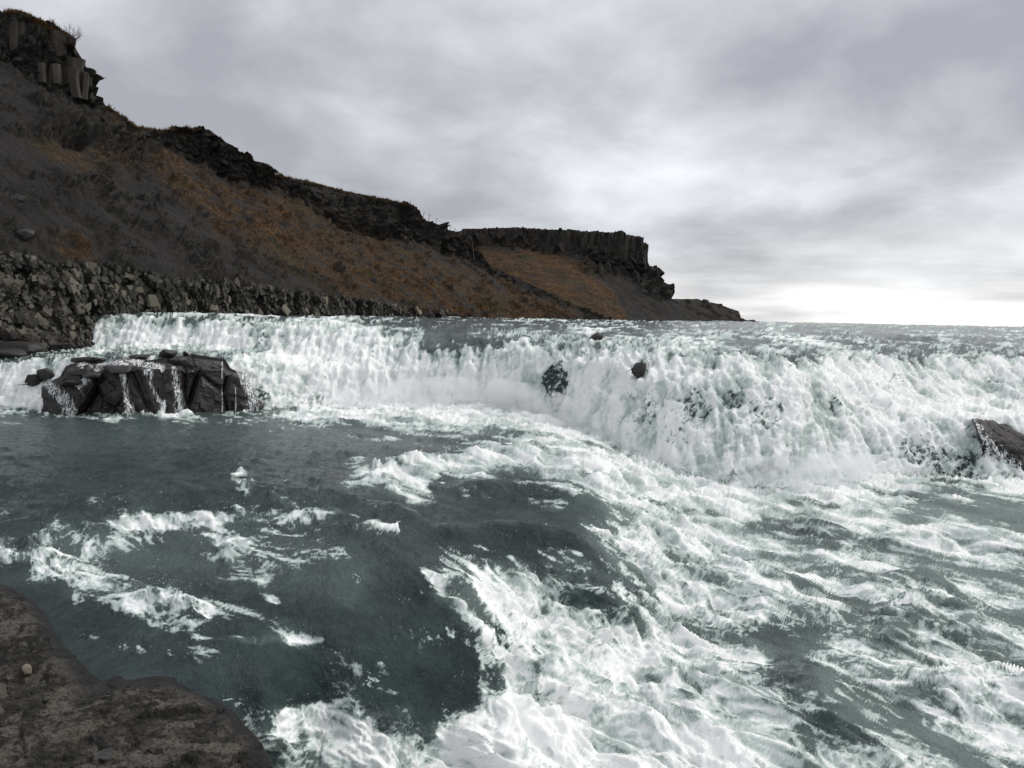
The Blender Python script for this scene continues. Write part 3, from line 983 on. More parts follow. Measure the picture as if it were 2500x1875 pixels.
CT = [(-500, -120, 78), (-60, 12, 77), (0, 27, 77), (60, 32, 77), (110, 55, 77.5), (165, 85, 78), (183, 104, 78), (188, 152, 78.2), (205, 160, 79), (214, 172, 79), (222.5, 176, 79.5), (223.5, 226, 80), (245, 248, 82), (300, 285, 88), (335, 310, 92), (395, 319, 97),
      (440, 312, 99), (510, 315, 101), (540, 340, 102), (575, 362, 104), (610, 388, 106), (655, 400, 108), (665, 426, 110), (760, 445, 116), (860, 470, 123), (1000, 498, 132), (1025, 514, 133), (1030, 532, 134), (1060, 548, 136), (1100, 568, 138), (1122, 580, 139),
      (1165, 612, 141), (1200, 650, 142), (1300, 697, 146), (1450, 765, 156), (1530, 793, 164)]


def cint(lst, px, sm=0):
    xs = [p[0] for p in lst]
    return np.stack([np.interp(px, xs, [p[1] for p in lst]), smooth1(np.interp(px, xs, [p[2] for p in lst]), 10, 0)], -1)


def loft(contours, px, counts, back=(4, 50), back_rise=(0.2, 0.5)):
    """rows of 3-D points through pixel contours; last contour is the skyline, then a plateau behind it"""
    cs = []
    for lst in contours:
        c = cint(lst, px)
        cs.append(at_d(px, c[:, 0], c[:, 1]))
    base = cs[0].copy()
    base[:, 2] -= 1.5
    base[:, :2] *= 0.985
    cs.insert(0, base)
    for bk, rise in zip(back, back_rise):
        t = cs[-1 if bk == back[0] else -1].copy()
        f = (t[:, 1] + bk) / t[:, 1]
        q = t.copy()
        q[:, 0] *= f
        q[:, 1] *= f
        q[:, 2] = t[:, 2] - rise
        cs.append(q)
    rows, zone = [], []
    for k, n in enumerate(counts):
        t = np.linspace(0, 1, n, endpoint=(k == len(counts) - 1))
        for tt in t:
            rows.append(cs[k] * (1 - tt) + cs[k + 1] * tt)
            zone.append(k + tt)
    return np.array(rows), np.array(zone)


def facet_disp(Pf, scale, seed, tilt=0.9):
    v, f1, f2 = worley(Pf * scale, seed, tilt)
    return v - 0.5, f2 - f1


cpx = np.linspace(-500, 1530, 800)
CP, CZ = loft([CB, CW, CG, CT], cpx, (8, 90, 150, 90, 6, 6))
nr, nc = CP.shape[:2]
CN = grid_normals(CP)
CN *= -np.sign((CN * CP).sum(-1, keepdims=True))         # towards the eye side
CX, CY = project(CP)
q = CP.reshape(-1, 3)
zn = np.repeat(CZ, nc)
x_, y_ = CX.ravel(), CY.ravel()
wn = fbm(q * 0.25, 4, seed=71)
wall = sstep(zn, 0.5, 1.0) * (1 - sstep(zn + 0.10 * wn, 1.86, 2.08)) * (1 - sstep(x_, 1050, 1250))
crag = sstep(zn + 0.25 * wn, 2.9, 3.08) * (1 - sstep(zn, 4.0, 4.05))
crag *= np.clip(0.15 + stroke(x_, y_, [(-400, 60, 150), (0, 120, 110), (100, 150, 90), (180, 200, 60)], 60) + stroke(x_, y_, [(420, 330, 26), (520, 350, 46), (610, 420, 48), (640, 430, 50)], 40)
               + stroke(x_, y_, [(840, 520, 30), (940, 545, 45), (1010, 555, 45), (1080, 590, 34), (1140, 620, 26)], 40), 0, 1)
outc = stroke(x_ + 20 * wn, y_ + 12 * wn, [(235, 330, 20), (280, 350, 30), (310, 375, 22)], 20) + 0.8 * stroke(x_ + 20 * wn, y_ + 12 * wn, [(120, 320, 26), (190, 315, 26)], 20) \
    + 0.7 * stroke(x_ + 20 * wn, y_ + 12 * wn, [(440, 610, 18), (480, 650, 26), (500, 670, 20)], 20) + 0.5 * stroke(x_ + 20 * wn, y_ + 12 * wn, [(150, 430, 16), (220, 465, 16)], 16) \
    + 0.5 * stroke(x_ + 20 * wn, y_ + 12 * wn, [(310, 550, 10), (390, 580, 10)], 10) + 0.5 * stroke(x_ + 20 * wn, y_ + 12 * wn, [(690, 450, 14), (770, 490, 18)], 14)
rock = np.clip(wall + crag + outc, 0, 1)
fa, ea = facet_disp(q * (1, 1, 0.8), 0.55, 81)
fb, eb = facet_disp(q * (1, 1, 0.9), 1.7, 83)
crx, ecr = facet_disp(q * (1, 1, 0.38), 0.42, 85, 1.2)
rug = fbm(q * 0.5, 5, 0.6, seed=87)
rid = fbm(q * 0.22, 4, 0.55, seed=89, kind='r')
fine = fbm(q * 2.2, 3, 0.6, seed=91)
disp = wall * (0.9 * fa + 0.35 * fb - 0.25 * (1 - sstep(ea, 0, 0.12)))
disp += crag * (1.1 * crx + 0.5 * fb + 0.5 * rug)
disp += outc * (1.0 * fa + 0.5 * fb + 0.6)
disp += 0.75 * rug * (0.35 + 0.65 * sstep(rid, 0.1, 0.8)) + 0.16 * fine + 0.5 * sstep(rid + 0.25 * rug, 0.55, 0.85) * (0.6 + fb + 0.6 * fa) * (1 - wall)
rock = np.clip(rock + 0.85 * sstep(rid + 0.25 * rug, 0.55, 0.8), 0, 1)
disp -= 1.7 * stroke(x_, y_, [(165, 335, 16), (195, 345, 16)], 16)                  # the hollow under the outcrop
disp -= 0.8 * crag * stroke(x_, y_, [(880, 560, 10), (960, 585, 14), (1010, 580, 10)], 12)
disp *= np.where(zn > 3.95, 0.35, 1.0)
CQ = q + CN.reshape(-1, 3) * disp[:, None]
vn = fbm(q * 0.12, 4, 0.6, seed=93)
vx, vy = x_ + 60 * vn, y_ + 45 * vn + 14 * rug
veg = stroke(vx, vy, [(395, 395, 24), (450, 440, 34), (540, 500, 50), (660, 560, 62), (800, 620, 66), (950, 690, 60), (1100, 745, 40), (1250, 785, 30)], 50)
veg = np.maximum(veg, 0.75 * stroke(vx, vy, [(660, 470, 14), (760, 540, 18), (860, 590, 18), (1000, 630, 26), (1120, 680, 26), (1260, 730, 26)], 20))
veg = np.maximum(veg, 0.8 * stroke(vx, vy, [(280, 300, 8), (320, 335, 14)], 10))
veg = np.maximum(veg, 0.55 * stroke(vx, vy, [(90, 350, 16), (190, 390, 26), (300, 400, 22)], 20))
veg = np.maximum(veg, 0.7 * stroke(vx, vy, [(90, 580, 22), (180, 610, 26), (250, 640, 18)], 20))
veg = np.maximum(veg, 0.8 * stroke(vx, vy, [(1020, 650, 40), (1200, 730, 40), (1400, 775, 20)], 30))
veg = np.clip(veg * (0.10 + 1.1 * sstep(fbm(q * (0.22, 0.35, 0.5), 6, 0.68, seed=95), -0.28, 0.22)), 0, 1) * (1 - 0.85 * np.clip(wall * 1.2, 0, 1)) * (1 - 0.8 * np.clip(crag + outc, 0, 1))
veg = np.maximum(veg, 0.8 * (zn > 3.985) * (x_ > 260))
pale = wall * sstep(fa + 0.4 * fb, 0.0, 0.5) * (1 - 0.6 * sstep(x_, 500, 900)) * np.clip(0.25 + stroke(x_, y_, [(60, 720, 90), (120, 760, 60)], 60), 0, 1)
cliff = tag(link('cliff', mesh_np('cliff', CQ + UP, grid_faces(nr, nc), True, {'veg': veg, 'rock': rock, 'pale': pale}), M_CLIFF), kind='structure')
CQG = CQ.reshape(nr, nc, 3)
CNG = grid_normals(CQG)
CNG *= -np.sign((CNG * CQG).sum(-1, keepdims=True))

# headland with its crown of basalt columns
HB = [(1000, 795, 150), (1150, 800, 150), (1400, 803, 155), (1600, 805, 172), (1700, 806, 186), (1760, 808, 196)]
HM = [(1000, 700, 172), (1150, 690, 172), (1300, 700, 168), (1450, 720, 170), (1600, 765, 182), (1700, 785, 192), (1760, 800, 199)]
HG = [(1000, 600, 188), (1120, 598, 188), (1260, 606, 187), (1380, 622, 186), (1480, 650, 187), (1560, 672, 189), (1585, 660, 190), (1600, 672, 190), (1612, 690, 191), (1638, 732, 193), (1700, 772, 196), (1760, 796, 201)]
HT = [(1000, 566, 190), (1118, 566, 190), (1135, 559, 190), (1260, 556, 190), (1380, 562, 189), (1500, 567, 189), (1510, 563, 189), (1527, 566, 189), (1530, 574, 189.2), (1568, 580, 189.5), (1572, 592, 190), (1579, 594, 190), (1581, 640, 191), (1588, 652, 191), (1608, 662, 191.5), (1611, 684, 192), (1628, 700, 193), (1636, 728, 194), (1660, 745, 196), (1700, 768, 199), (1760, 793, 203)]
hpx = np.linspace(1000, 1760, 380)
HP, HZ = loft([HB, HM, HG, HT], hpx, (4, 50, 60, 50, 5, 5))
nr, nc = HP.shape[:2]
HN = grid_normals(HP)
HN *= -np.sign((HN * HP).sum(-1, keepdims=True))
HX, HY = project(HP)
q = HP.reshape(-1, 3)
zn = np.repeat(HZ, nc)
x_, y_ = HX.ravel(), HY.ravel()
wn = fbm(q * 0.15, 4, seed=171)
crag = sstep(zn, 2.9, 3.02) * (1 - sstep(zn, 4.0, 4.05)) * (1 - sstep(x_, 1630, 1660))
low_c = stroke(x_, y_, [(1440, 640, 26), (1540, 650, 26), (1590, 690, 24), (1620, 715, 14)], 20)
rock = np.clip(crag + low_c + 0.5 * sstep(wn, 0.2, 0.5), 0, 1)
crx, _e = facet_disp(q * (1, 1, 0.3), 0.7, 185, 1.2)
fb, _e = facet_disp(q, 0.8, 187)
rug = fbm(q * 0.25, 5, 0.6, seed=189)
disp = crag * (1.0 * crx) + low_c * (1.4 * fb + 0.6) + 0.9 * rug * (1 - 0.6 * crag)
disp *= np.where(zn > 3.95, 0.3, 1.0)
HQ = q + HN.reshape(-1, 3) * disp[:, None]
vn = fbm(q * 0.08, 4, 0.6, seed=193)
veg = stroke(x_ + 20 * vn, y_ + 14 * vn, [(1290, 612, 14), (1370, 640, 18), (1440, 690, 18), (1480, 730, 20), (1510, 775, 18)], 16)
veg = np.maximum(veg, 0.75 * stroke(x_ + 30 * vn, y_ + 20 * vn, [(1150, 640, 40), (1280, 680, 60), (1400, 740, 50), (1480, 780, 40)], 40))
veg = np.clip(veg * (0.5 + 0.9 * sstep(fbm(q * 0.4, 4, 0.6, seed=195), -0.35, 0.25)), 0, 1) * (1 - 0.8 * np.clip(crag + low_c, 0, 1))
headland = tag(link('headland', mesh_np('headland', HQ + UP, grid_faces(nr, nc), True, {'veg': veg, 'rock': rock, 'pale': 0 * veg}), M_CLIFF), kind='structure')

# the low hill far upstream
FB = [(1560, 800, 300), (1700, 804, 300), (1830, 806, 305), (1900, 806, 310), (1960, 807, 315)]
FM_ = [(1560, 760, 308), (1700, 760, 306), (1800, 780, 308), (1830, 789, 309), (1900, 794, 313), (1960, 800, 318)]
FT = [(1560, 735, 315), (1640, 730, 315), (1700, 730, 315), (1750, 741, 314), (1790, 756, 313), (1804, 760, 313), (1809, 780, 313), (1815, 784, 313), (1850, 786, 316), (1880, 794, 318), (1960, 801, 322)]
fpx_ = np.linspace(1560, 1960, 160)
FP, FZ = loft([FB, FM_, FT], fpx_, (4, 24, 24, 4, 4))
q = FP.reshape(-1, 3)
FN = grid_normals(FP)
FN *= -np.sign((FN * FP).sum(-1, keepdims=True))
fb, _e = facet_disp(q * (1, 1, 0.6), 0.35, 287)
disp = 0.8 * fb + 0.8 * fbm(q * 0.2, 4, 0.6, seed=289)
disp *= np.where(np.repeat(FZ, FP.shape[1]) > 2.95, 0.3, 1.0)
far_hill = tag(link('hill', mesh_np('hill', q + FN.reshape(-1, 3) * disp[:, None] + UP, grid_faces(*FP.shape[:2]), True,
                                    {'veg': 0.12 + 0 * disp, 'rock': 0.7 + 0 * disp, 'pale': 0 * disp}), M_CLIFF), kind='structure')

# ground sheet that carries everything out to the horizon
gxs = np.linspace(-1, 1, 60)
gp = np.array([[(x * 6000, y, -2.2 + 0.0 * x) for x in gxs] for y in np.geomspace(330, 9000, 40)])
gme = mesh_np('ground', gp.reshape(-1, 3) + UP, grid_faces(40, 60), True, {'veg': np.full(2400, .5), 'rock': np.zeros(2400), 'pale': np.zeros(2400)})
tag(link('ground', gme, M_CLIFF), kind='structure')

# ------------------------------------------------------------------ stones
random.seed(4)


def hull_mesh(name, seed, n=13, sx=1.0, sy=1.0, sz=1.0, boxy=0.6, bevel=0.0):
    rnd = random.Random(seed)
    bm = bmesh.new()
    for i in range(n):
        v = Vector((rnd.gauss(0, 1), rnd.gauss(0, 1), rnd.gauss(0, 1))).normalized()
        mx = max(abs(v.x), abs(v.y), abs(v.z))
        v = v.lerp(v / mx, boxy) * rnd.uniform(0.8, 1.05)
        bm.verts.new((v.x * sx, v.y * sy, v.z * sz))
    r = bmesh.ops.convex_hull(bm, input=bm.verts)
    bmesh.ops.delete(bm, geom=[g for g in r['geom_interior'] if isinstance(g, bmesh.types.BMVert)], context='VERTS')
    if bevel:
        bmesh.ops.bevel(bm, geom=list(bm.edges), offset=bevel, segments=1, affect='EDGES')
    bmesh.ops.recalc_face_normals(bm, faces=bm.faces)
    me = bpy.data.meshes.new(name)
    bm.to_mesh(me)
    bm.free()
    return me


def frame_rot(nv, rnd, spin=0.5):
    """rotation whose Y axis looks along -n so that a stone's flat side faces out of the wall"""
    nv = Vector(nv).normalized()
    q_ = nv.to_track_quat('-Y', 'Z')
    return (q_.to_matrix() @ Euler((rnd.gauss(0, .13), rnd.gauss(0, spin), rnd.gauss(0, .13))).to_matrix())


def block_mesh(name, seed, jit=0.42):
    rnd = random.Random(seed)
    bm = bmesh.new()
    for x in (-1, 1):
        for y in (-1, 1):
            for z in (-1, 1):
                if rnd.random() < 0.22:      # a corner broken off
                    for ax in range(3):
                        v = [x, y, z]
                        v[ax] *= rnd.uniform(.1, .5)
                        bm.verts.new(v)
                else:
                    bm.verts.new((x + rnd.uniform(-jit, jit), y + rnd.uniform(-jit, jit), z + rnd.uniform(-jit, jit)))
    r = bmesh.ops.convex_hull(bm, input=bm.verts)
    bmesh.ops.delete(bm, geom=[g for g in r['geom_interior'] if isinstance(g, bmesh.types.BMVert)], context='VERTS')
    bmesh.ops.recalc_face_normals(bm, faces=bm.faces)
    me = bpy.data.meshes.new(name)
    bm.to_mesh(me)
    bm.free()
    return me


stone_meshes = [block_mesh('stone', 100 + i) for i in range(20)]
for sm_ in stone_meshes:
    sm_.materials.append(M_STONE)


def stone_spots(n, rnd, xr, tr, minpx):
    """random spots on the wall at the foot of the cliff, rejecting overlap in pixel space"""
    spots, tries = [], 0
    cells = {}
    while len(spots) < n and tries < n * 60:
        tries += 1
        px = xr[0] + (xr[1] - xr[0]) * rnd.random()
        t = rnd.uniform(*tr)
        j = int((px + 500) / 2030 * 799)
        i = int(8 + t * 90)
        if i >= 98 or i < 8: continue
        if rnd.random() < 0.9 * min(1, max(0, (t - 0.55) / 0.42)): continue
        big = (0.5 + rnd.random() ** 3 * 0.95) * (1.0 if px < 450 else 0.8 if px < 800 else 0.6)
        rp = minpx * big
        x, y = CX[i, j], CY[i, j]
        key = (int(x // 40), int(y // 40))
        ok = True
        for a in (-1, 0, 1):
            for b in (-1, 0, 1):
                for (ox, oy, orr) in cells.get((key[0] + a, key[1] + b), ()):
                    if math.hypot(ox - x, oy - y) < 0.55 * (orr + rp):
                        ok = False
        if not ok: continue
        cells.setdefault(key, []).append((x, y, rp))
        spots.append((i, j, rp))
    return spots


rs = random.Random(12)
spots = stone_spots(2400, rs, (-40, 1100), (0.03, 1.0), 11)
spots.sort(key=lambda s: -s[2] * (1.3 if s[1] < 380 else 1.0))
for (i, j, rp) in spots[:300]:
    pos = CQG[i, j]
    r = rp * pos[1] / F_PX
    o = link('stone', rs.choice(stone_meshes), None, cliff)
    o.matrix_local = Matrix.Translation(Vector(pos + UP - CNG[i, j] * r * 0.08)) @ frame_rot(CN[i, j], rs, .35).to_4x4() @ Matrix.Diagonal((r * rs.uniform(.6, 1.2), r * .34, r * rs.uniform(.55, 1.1), 1))


def join_stones(name, items, mat, parent=None, label=None):
    Vs, Fs, k = [], [], 0
    for me, M in items:
        n = len(me.vertices)
        co = np.zeros(n * 3, np.float32)
        me.vertices.foreach_get('co', co)
        co = co.reshape(-1, 3) @ np.array(M.to_3x3()).T + np.array(M.translation)
        tri = [list(p.vertices) for p in me.polygons]
        for f in tri:
            for a in range(1, len(f) - 1):
                Fs.append((f[0] + k, f[a] + k, f[a + 1] + k))
        Vs.append(co)
        k += n
    me = mesh_np(name, np.concatenate(Vs), np.array(Fs), False)
    return tag(link(name, me, mat, parent), kind='stuff')


items = []
for (i, j, rp) in spots[300:]:
    pos = CQG[i, j]
    r = rp * pos[1] / F_PX
    items.append((rs.choice(stone_meshes), Matrix.Translation(Vector(pos + UP - CNG[i, j] * r * 0.08)) @ frame_rot(CN[i, j], rs, .35).to_4x4() @ Matrix.Diagonal((r * rs.uniform(.6, 1.0), r * .34, r * rs.uniform(.55, 1.0), 1))))
M_STONE2 = make_rock_mat('small_wall_stone', (0.030, 0.029, 0.026), (0.090, 0.085, 0.070), (0.018, 0.017, 0.016), 0.9, 0.9, 0.2)
join_stones('small_stones', items, M_STONE2, cliff)

# loose stones lying on the scree
tiny = [hull_mesh('pebble', 300 + i, 8, 1, .9, .6, 0.4) for i in range(5)]
items = []
for _ in range(2600):
    px = rs.uniform(-60, 1150)
    j = int((px + 500) / 2030 * 799)
    i = int(98 + 150 * rs.random() ** 1.3)
    pos = CQG[i, j]
    ppx, ppy = CX[i, j], CY[i, j]
    if ppx > 430 and rs.random() < 0.75: continue
    r = rs.choice((1.2, 1.5, 1.8, 2.2, 3.2)) * pos[1] / F_PX * (1.6 if rs.random() < 0.04 else 1)
    items.append((rs.choice(tiny), Matrix.Translation(Vector(pos + UP + CNG[i, j] * r * 0.3)) @ Euler((rs.random() * 3, rs.random() * 3, rs.random() * 3)).to_matrix().to_4x4() @ Matrix.Diagonal((r, r, r, 1))))
join_stones('scree_stones', items, M_SCREE)

# boulders resting on the scree that stand out one by one
for px, py, rp, lab in ((42, 495, 17, 'grey boulder lying alone on the dark scree at the left edge'), (55, 578, 20, 'dark boulder just above the blocky rock wall at the left'),
                        (912, 686, 11, 'pale boulder on the rust coloured slope above the blocky wall'), (245, 245, 9, 'small dark boulder perched on the skyline below the high crag')):
    dd = np.hypot(CX - px, CY - py)
    dd[250:] += 500 if py > 300 else 0
    i, j = np.unravel_index(np.argmin(dd), dd.shape)
    pos = CQG[i, j]
    r = rp * pos[1] / F_PX
    o = link('boulder', hull_mesh('boulder', int(px), 16, 1.25, 1, .75, 0.5, 0.08), M_SCREE if py > 300 else M_WETROCK)
    o.matrix_world = Matrix.Translation(Vector(pos + UP + CNG[i, j] * r * 0.25)) @ frame_rot((0, -1, 0.3), rs).to_4x4() @ Matrix.Diagonal((r, r, r, 1))
    tag(o, lab, 'boulder')


# basalt columns: uneven prisms standing side by side on the crags
def prism(name, seed, sides=6):
    rnd = random.Random(seed)
    bm = bmesh.new()
    ang = [(k + rnd.uniform(-.25, .25)) * 2 * math.pi / sides for k in range(sides)]
    rings = []
    for z in (0, rnd.uniform(.3, .45), rnd.uniform(.6, .75), 1):
        ox, oy = rnd.uniform(-.12, .12), rnd.uniform(-.12, .12)
        rings.append([bm.verts.new((math.cos(a) * rnd.uniform(.85, 1.0) + ox, math.sin(a) * rnd.uniform(.85, 1.0) + oy, z + (rnd.uniform(-.05, .05) if z == 1 else 0))) for a in ang])
    for a, b in zip(rings[:-1], rings[1:]):
        for k in range(sides):
            bm.faces.new((a[k], a[(k + 1) % sides], b[(k + 1) % sides], b[k]))
    bm.faces.new(rings[-1])
    me = bpy.data.meshes.new(name)
    bm.to_mesh(me)
    bm.free()
    me.materials.append(M_COLUMN)
    return me


col_meshes = [prism('basalt_column', 500 + i, 5 + i % 2) for i in range(10)]


def columns(parent, skyline, x0, x1, step, hpx, rs, dshift=0.3):
    x = x0
    xs = [p[0] for p in skyline]
    while x < x1:
        wpx = step * rs.choice((.6, .8, 1.0, 1.3, 1.7))
        xc = x + wpx / 2
        py = np.interp(xc, xs, [p[1] for p in skyline]) + rs.choice((-.3, .3, .8, 1.8, 3.5)) * step / 9
        d = np.interp(xc, xs, [p[2] for p in skyline]) - dshift + rs.uniform(-.4, .7) * step / 20 + 0.25
        h = hpx(xc) * rs.uniform(.75, 1.1)
        top = at_d(xc, py, d)
        r = wpx * 0.56 * d / F_PX
        hm = h * d / F_PX
        o = link('basalt_column', rs.choice(col_meshes), None, parent)
        o.matrix_local = Matrix.Translation(Vector(top + UP) - Vector((0, 0, hm))) @ Euler((rs.gauss(0, .06), rs.gauss(0, .06), rs.random() * 6.28)).to_matrix().to_4x4() @ Matrix.Diagonal((r, r, hm, 1))
        x += wpx


columns(headland, HT, 1122, 1578, 9, lambda x: np.interp(x, (1122, 1260, 1400, 1500, 1580), (26, 34, 40, 62, 70)), rs, 0.55)
columns(headland, [(p[0], p[1] + 34, p[2]) for p in HT], 1340, 1575, 9, lambda x: np.interp(x, (1340, 1450, 1580), (18, 34, 50)), rs, 0.9)
columns(cliff, CT, -90, 184, 24, lambda x: np.interp(x, (-90, 0, 100, 180), (100, 92, 78, 70)), rs, 0.5)
columns(cliff, [(0, 118, 76), (100, 150, 76.5), (190, 168, 77.8), (222, 180, 79)], 96, 219, 17, lambda x: np.interp(x, (96, 160, 220), (46, 60, 62)), rs, 0.5)

# ------------------------------------------------------------------ rock ledge with the thin falls on the left
LT = [(100, 958), (112, 930), (150, 918), (165, 905), (175, 885), (250, 878), (290, 862), (360, 872), (400, 868), (470, 858), (545, 868), (560, 890), (585, 905), (600, 935), (640, 995)]
lpx = np.linspace(105, 642, 300)
top_py = np.interp(lpx, [p[0] for p in LT], [p[1] + 11 for p in LT])
dF = np.interp(ray(lpx, np.full(300, 1005.0))[:, 0] / ray(lpx, np.full(300, 1005.0))[:, 1], A_COL, d_foot) - 0.35
foot3 = at_d(lpx, np.full(300, 1022.0), dF)
mid3 = at_d(lpx, top_py + (1010 - top_py) * 0.16, dF + 0.40)
top3 = at_d(lpx, top_py, dF + 1.5)
bk3 = top3.copy(); f_ = (bk3[:, 1] + 1.6) / bk3[:, 1]
bk3[:, 0] *= f_; bk3[:, 1] *= f_; bk3[:, 2] -= 0.5
rows = []
for a, b, n in ((foot3, mid3, 60), (mid3, top3, 50), (top3, bk3, 14)):
    for t in np.linspace(0, 1, n, endpoint=b is bk3):
        rows.append(a * (1 - t) + b * t)
LP = np.array(rows)
LN = grid_normals(LP)
LN *= -np.sign((LN * LP).sum(-1, keepdims=True))
q = LP.reshape(-1, 3)
fa, ea = facet_disp(q * (1, 1, .35), 0.55, 381, 0.8)
fb, eb = facet_disp(q, 2.2, 383, 1.0)
disp = 0.42 * fa - 0.16 * (1 - sstep(ea, 0, .10)) + 0.07 * fb + 0.12 * fbm(q * 1.2, 4, .6, seed=385)
disp = disp * np.repeat(1 - 0.75 * sstep(np.arange(len(LP)), 85, 112), 300)
ledge_q = q + LN.reshape(-1, 3) * disp[:, None]
ledge = tag(link('rock_ledge', mesh_np('rock_ledge', ledge_q + UP, grid_faces(*LP.shape[:2]), False), M_WETROCK),
            'long dark brown wet rock ledge standing in the pool, split by thin white trickles', 'rock ledge')


def water_d(px, py):
    k = np.nonzero((np.abs(WPX - px) < 6) & (np.abs(WPY - py) < 5))[0]
    return float(np.min(Qd[k, 1])) if len(k) else None


def ledge_d(px, py):
    lx, ly = project(ledge_q)
    return float(ledge_q[np.argmin(np.hypot(lx - px, ly - py)), 1])


def rock_at(name, px, py, wpx, hpx_, d, seed, lab, mat=M_WETROCK, cat='rock', group=None, parent=None, boxy=.6, n=22, depth=0.8, rot=0.0):
    """an angular rock whose centre shows at (px, py)"""
    c = at_d(px, py, d)
    me = hull_mesh(name, seed, n, 1, 1, 1, boxy, 0.10)
    o = link(name, me, mat, parent)
    rx, rz = wpx * d / F_PX / 2, hpx_ * d / F_PX / 2
    o.matrix_world = Matrix.Translation(Vector(c + UP)) @ Euler((0, rot, seed * .7)).to_matrix().to_4x4() @ Matrix.Diagonal((rx, rx * depth, rz, 1))
    if lab: tag(o, lab, cat, group)
    return o


for k, (px, py, w_, h_, dd, lab) in enumerate([
        (112, 915, 44, 36, .5, 'small dark rock poking out of the white water left of the ledge'),
        (84, 928, 44, 34, .5, 'leftmost small dark rock in the white side fall'),
        (185, 935, 66, 18, -.35, 'flat dark slab at the upper left shoulder of the ledge'),
        (225, 917, 60, 16, -.2, 'dark slab on the ledge just right of the flat shoulder slab'),
        (290, 902, 80, 26, .1, 'broad dark block on top of the ledge at its middle'),
        (215, 880, 90, 22, .9, 'low wet rock behind the ledge in the shallow shelf'),
        (340, 872, 60, 16, 1.3, 'dark low rock on the shelf behind the middle of the ledge'),
        (410, 862, 52, 22, 2.2, 'jagged dark rock on the shelf above the white chute'),
        (455, 864, 22, 14, 2.0, 'small dark rock beside the jagged rock on the shelf'),
        (60, 848, 120, 30, 5.0, 'brown rock slab at the water line below the left cliff'),
        (20, 862, 90, 26, 3.5, 'dark rock slab at the left edge below the cliff'),
        (150, 845, 70, 16, 6.5, 'low rock slab below the cliff beside the shelf water')]):
    d = ledge_d(px, py + 6) + 0.05 if 150 < px < 330 and py > 890 else (water_d(px, py + h_ * 0.35) or 45) + 0.15
    if k >= 9:
        d = np.interp(ray(px, py)[0] / ray(px, py)[1], A_COL, d_foot) + dd
    rock_at('rock', px, py, w_, h_, d, 40 + k, lab)

# thin white trickles: lacy veils of water that hug the face of the ledge
LPX, LPY = project(ledge_q)


def make_veil_mat():
    m, t, b = new_mat('white_veil')
    tc = t.n('ShaderNodeTexCoord').outputs['Object']
    cov = attr(t, 'cov')
    n1 = t.noise(t.mapping(tc, scale=(1.0, 1.0, 0.16)), 11.0, 5.0, 0.7, 0.8)
    n2 = t.noise(tc, 14.0, 4.0, 0.65)
    v = t.math('ADD', t.math('MULTIPLY', n1, 0.75), t.math('MULTIPLY', n2, 0.25))
    al = t.remap(t.math('ADD', v, t.math('MULTIPLY', cov, 0.40)), 0.83, 0.97, 0.0, 0.95)
    b.inputs['Base Color'].default_value = C(0.80, 0.82, 0.82)
    b.inputs['Roughness'].default_value = 0.5
    t.setin(b.inputs['Alpha'], al)
    return m


M_VEIL = make_veil_mat()
TR = [([(424, 902, 9), (428, 925, 12), (432, 950, 12), (436, 975, 16), (442, 1006, 22)], 'broad white chute falling down the middle of the dark ledge'),
      ([(298, 905, 12), (306, 940, 12), (310, 970, 12), (316, 1006, 18)], 'thin veil of water on the ledge left of the forked trickle'),
      ([(362, 910, 16), (366, 930, 8), (372, 950, 7), (384, 972, 8), (397, 985, 11), (400, 1006, 14)], 'forked white trickle running between two dark blocks of the ledge'),
      ([(541, 886, 2.2), (541, 940, 2.2), (542, 1006, 3)], 'hair thin drip on the right of the ledge'), ([(573, 898, 2.2), (574, 950, 2.2), (575, 1006, 3)], 'rightmost hair thin drip on the ledge'),
      ([(588, 908, 14), (602, 945, 14), (616, 975, 16), (618, 1006, 22)], 'lacy net of trickles at the right end of the ledge'),
      ([(200, 895, 14), (232, 905, 12), (262, 890, 12), (330, 886, 12), (395, 900, 12)], 'foam spreading over the flat top of the ledge'),
      ([(120, 940, 16), (140, 960, 20), (165, 980, 22), (172, 1006, 24)], 'white water pouring past the far left foot of the ledge'),
      ([(215, 925, 14), (190, 945, 12), (200, 975, 8), (206, 1006, 9)], 'white trickle below the flat slab at the left shoulder of the ledge')]
LG = grid_faces(*LP.shape[:2])
lnf = LN.reshape(-1, 3)
for pts, lab in TR:
    cv = stroke(LPX, LPY, pts, 8, 1.2)
    fm_ = cv[LG].max(1) > 0.02
    vid, ix = np.unique(LG[fm_], return_inverse=True)
    # the biggest connected patch of faces only
    fc = ix.reshape(-1, 4)
    lab_v = np.arange(len(vid))
    for _ in range(400):
        mn = lab_v[fc].min(1)
        new = lab_v.copy()
        np.minimum.at(new, fc.ravel(), np.repeat(mn, 4))
        if (new == lab_v).all(): break
        lab_v = new
    keep = lab_v[fc[:, 0]] == np.bincount(lab_v[fc[:, 0]]).argmax()
    v2, ix2 = np.unique(fc[keep], return_inverse=True)
    gv = vid[v2]
    me = mesh_np('trickle', ledge_q[gv] + lnf[gv] * 0.05 + UP, ix2.reshape(-1, 4), True, {'cov': cv[gv]})
    tag(link('trickle', me, M_VEIL), lab, 'trickle', 'thin falls on the ledge')

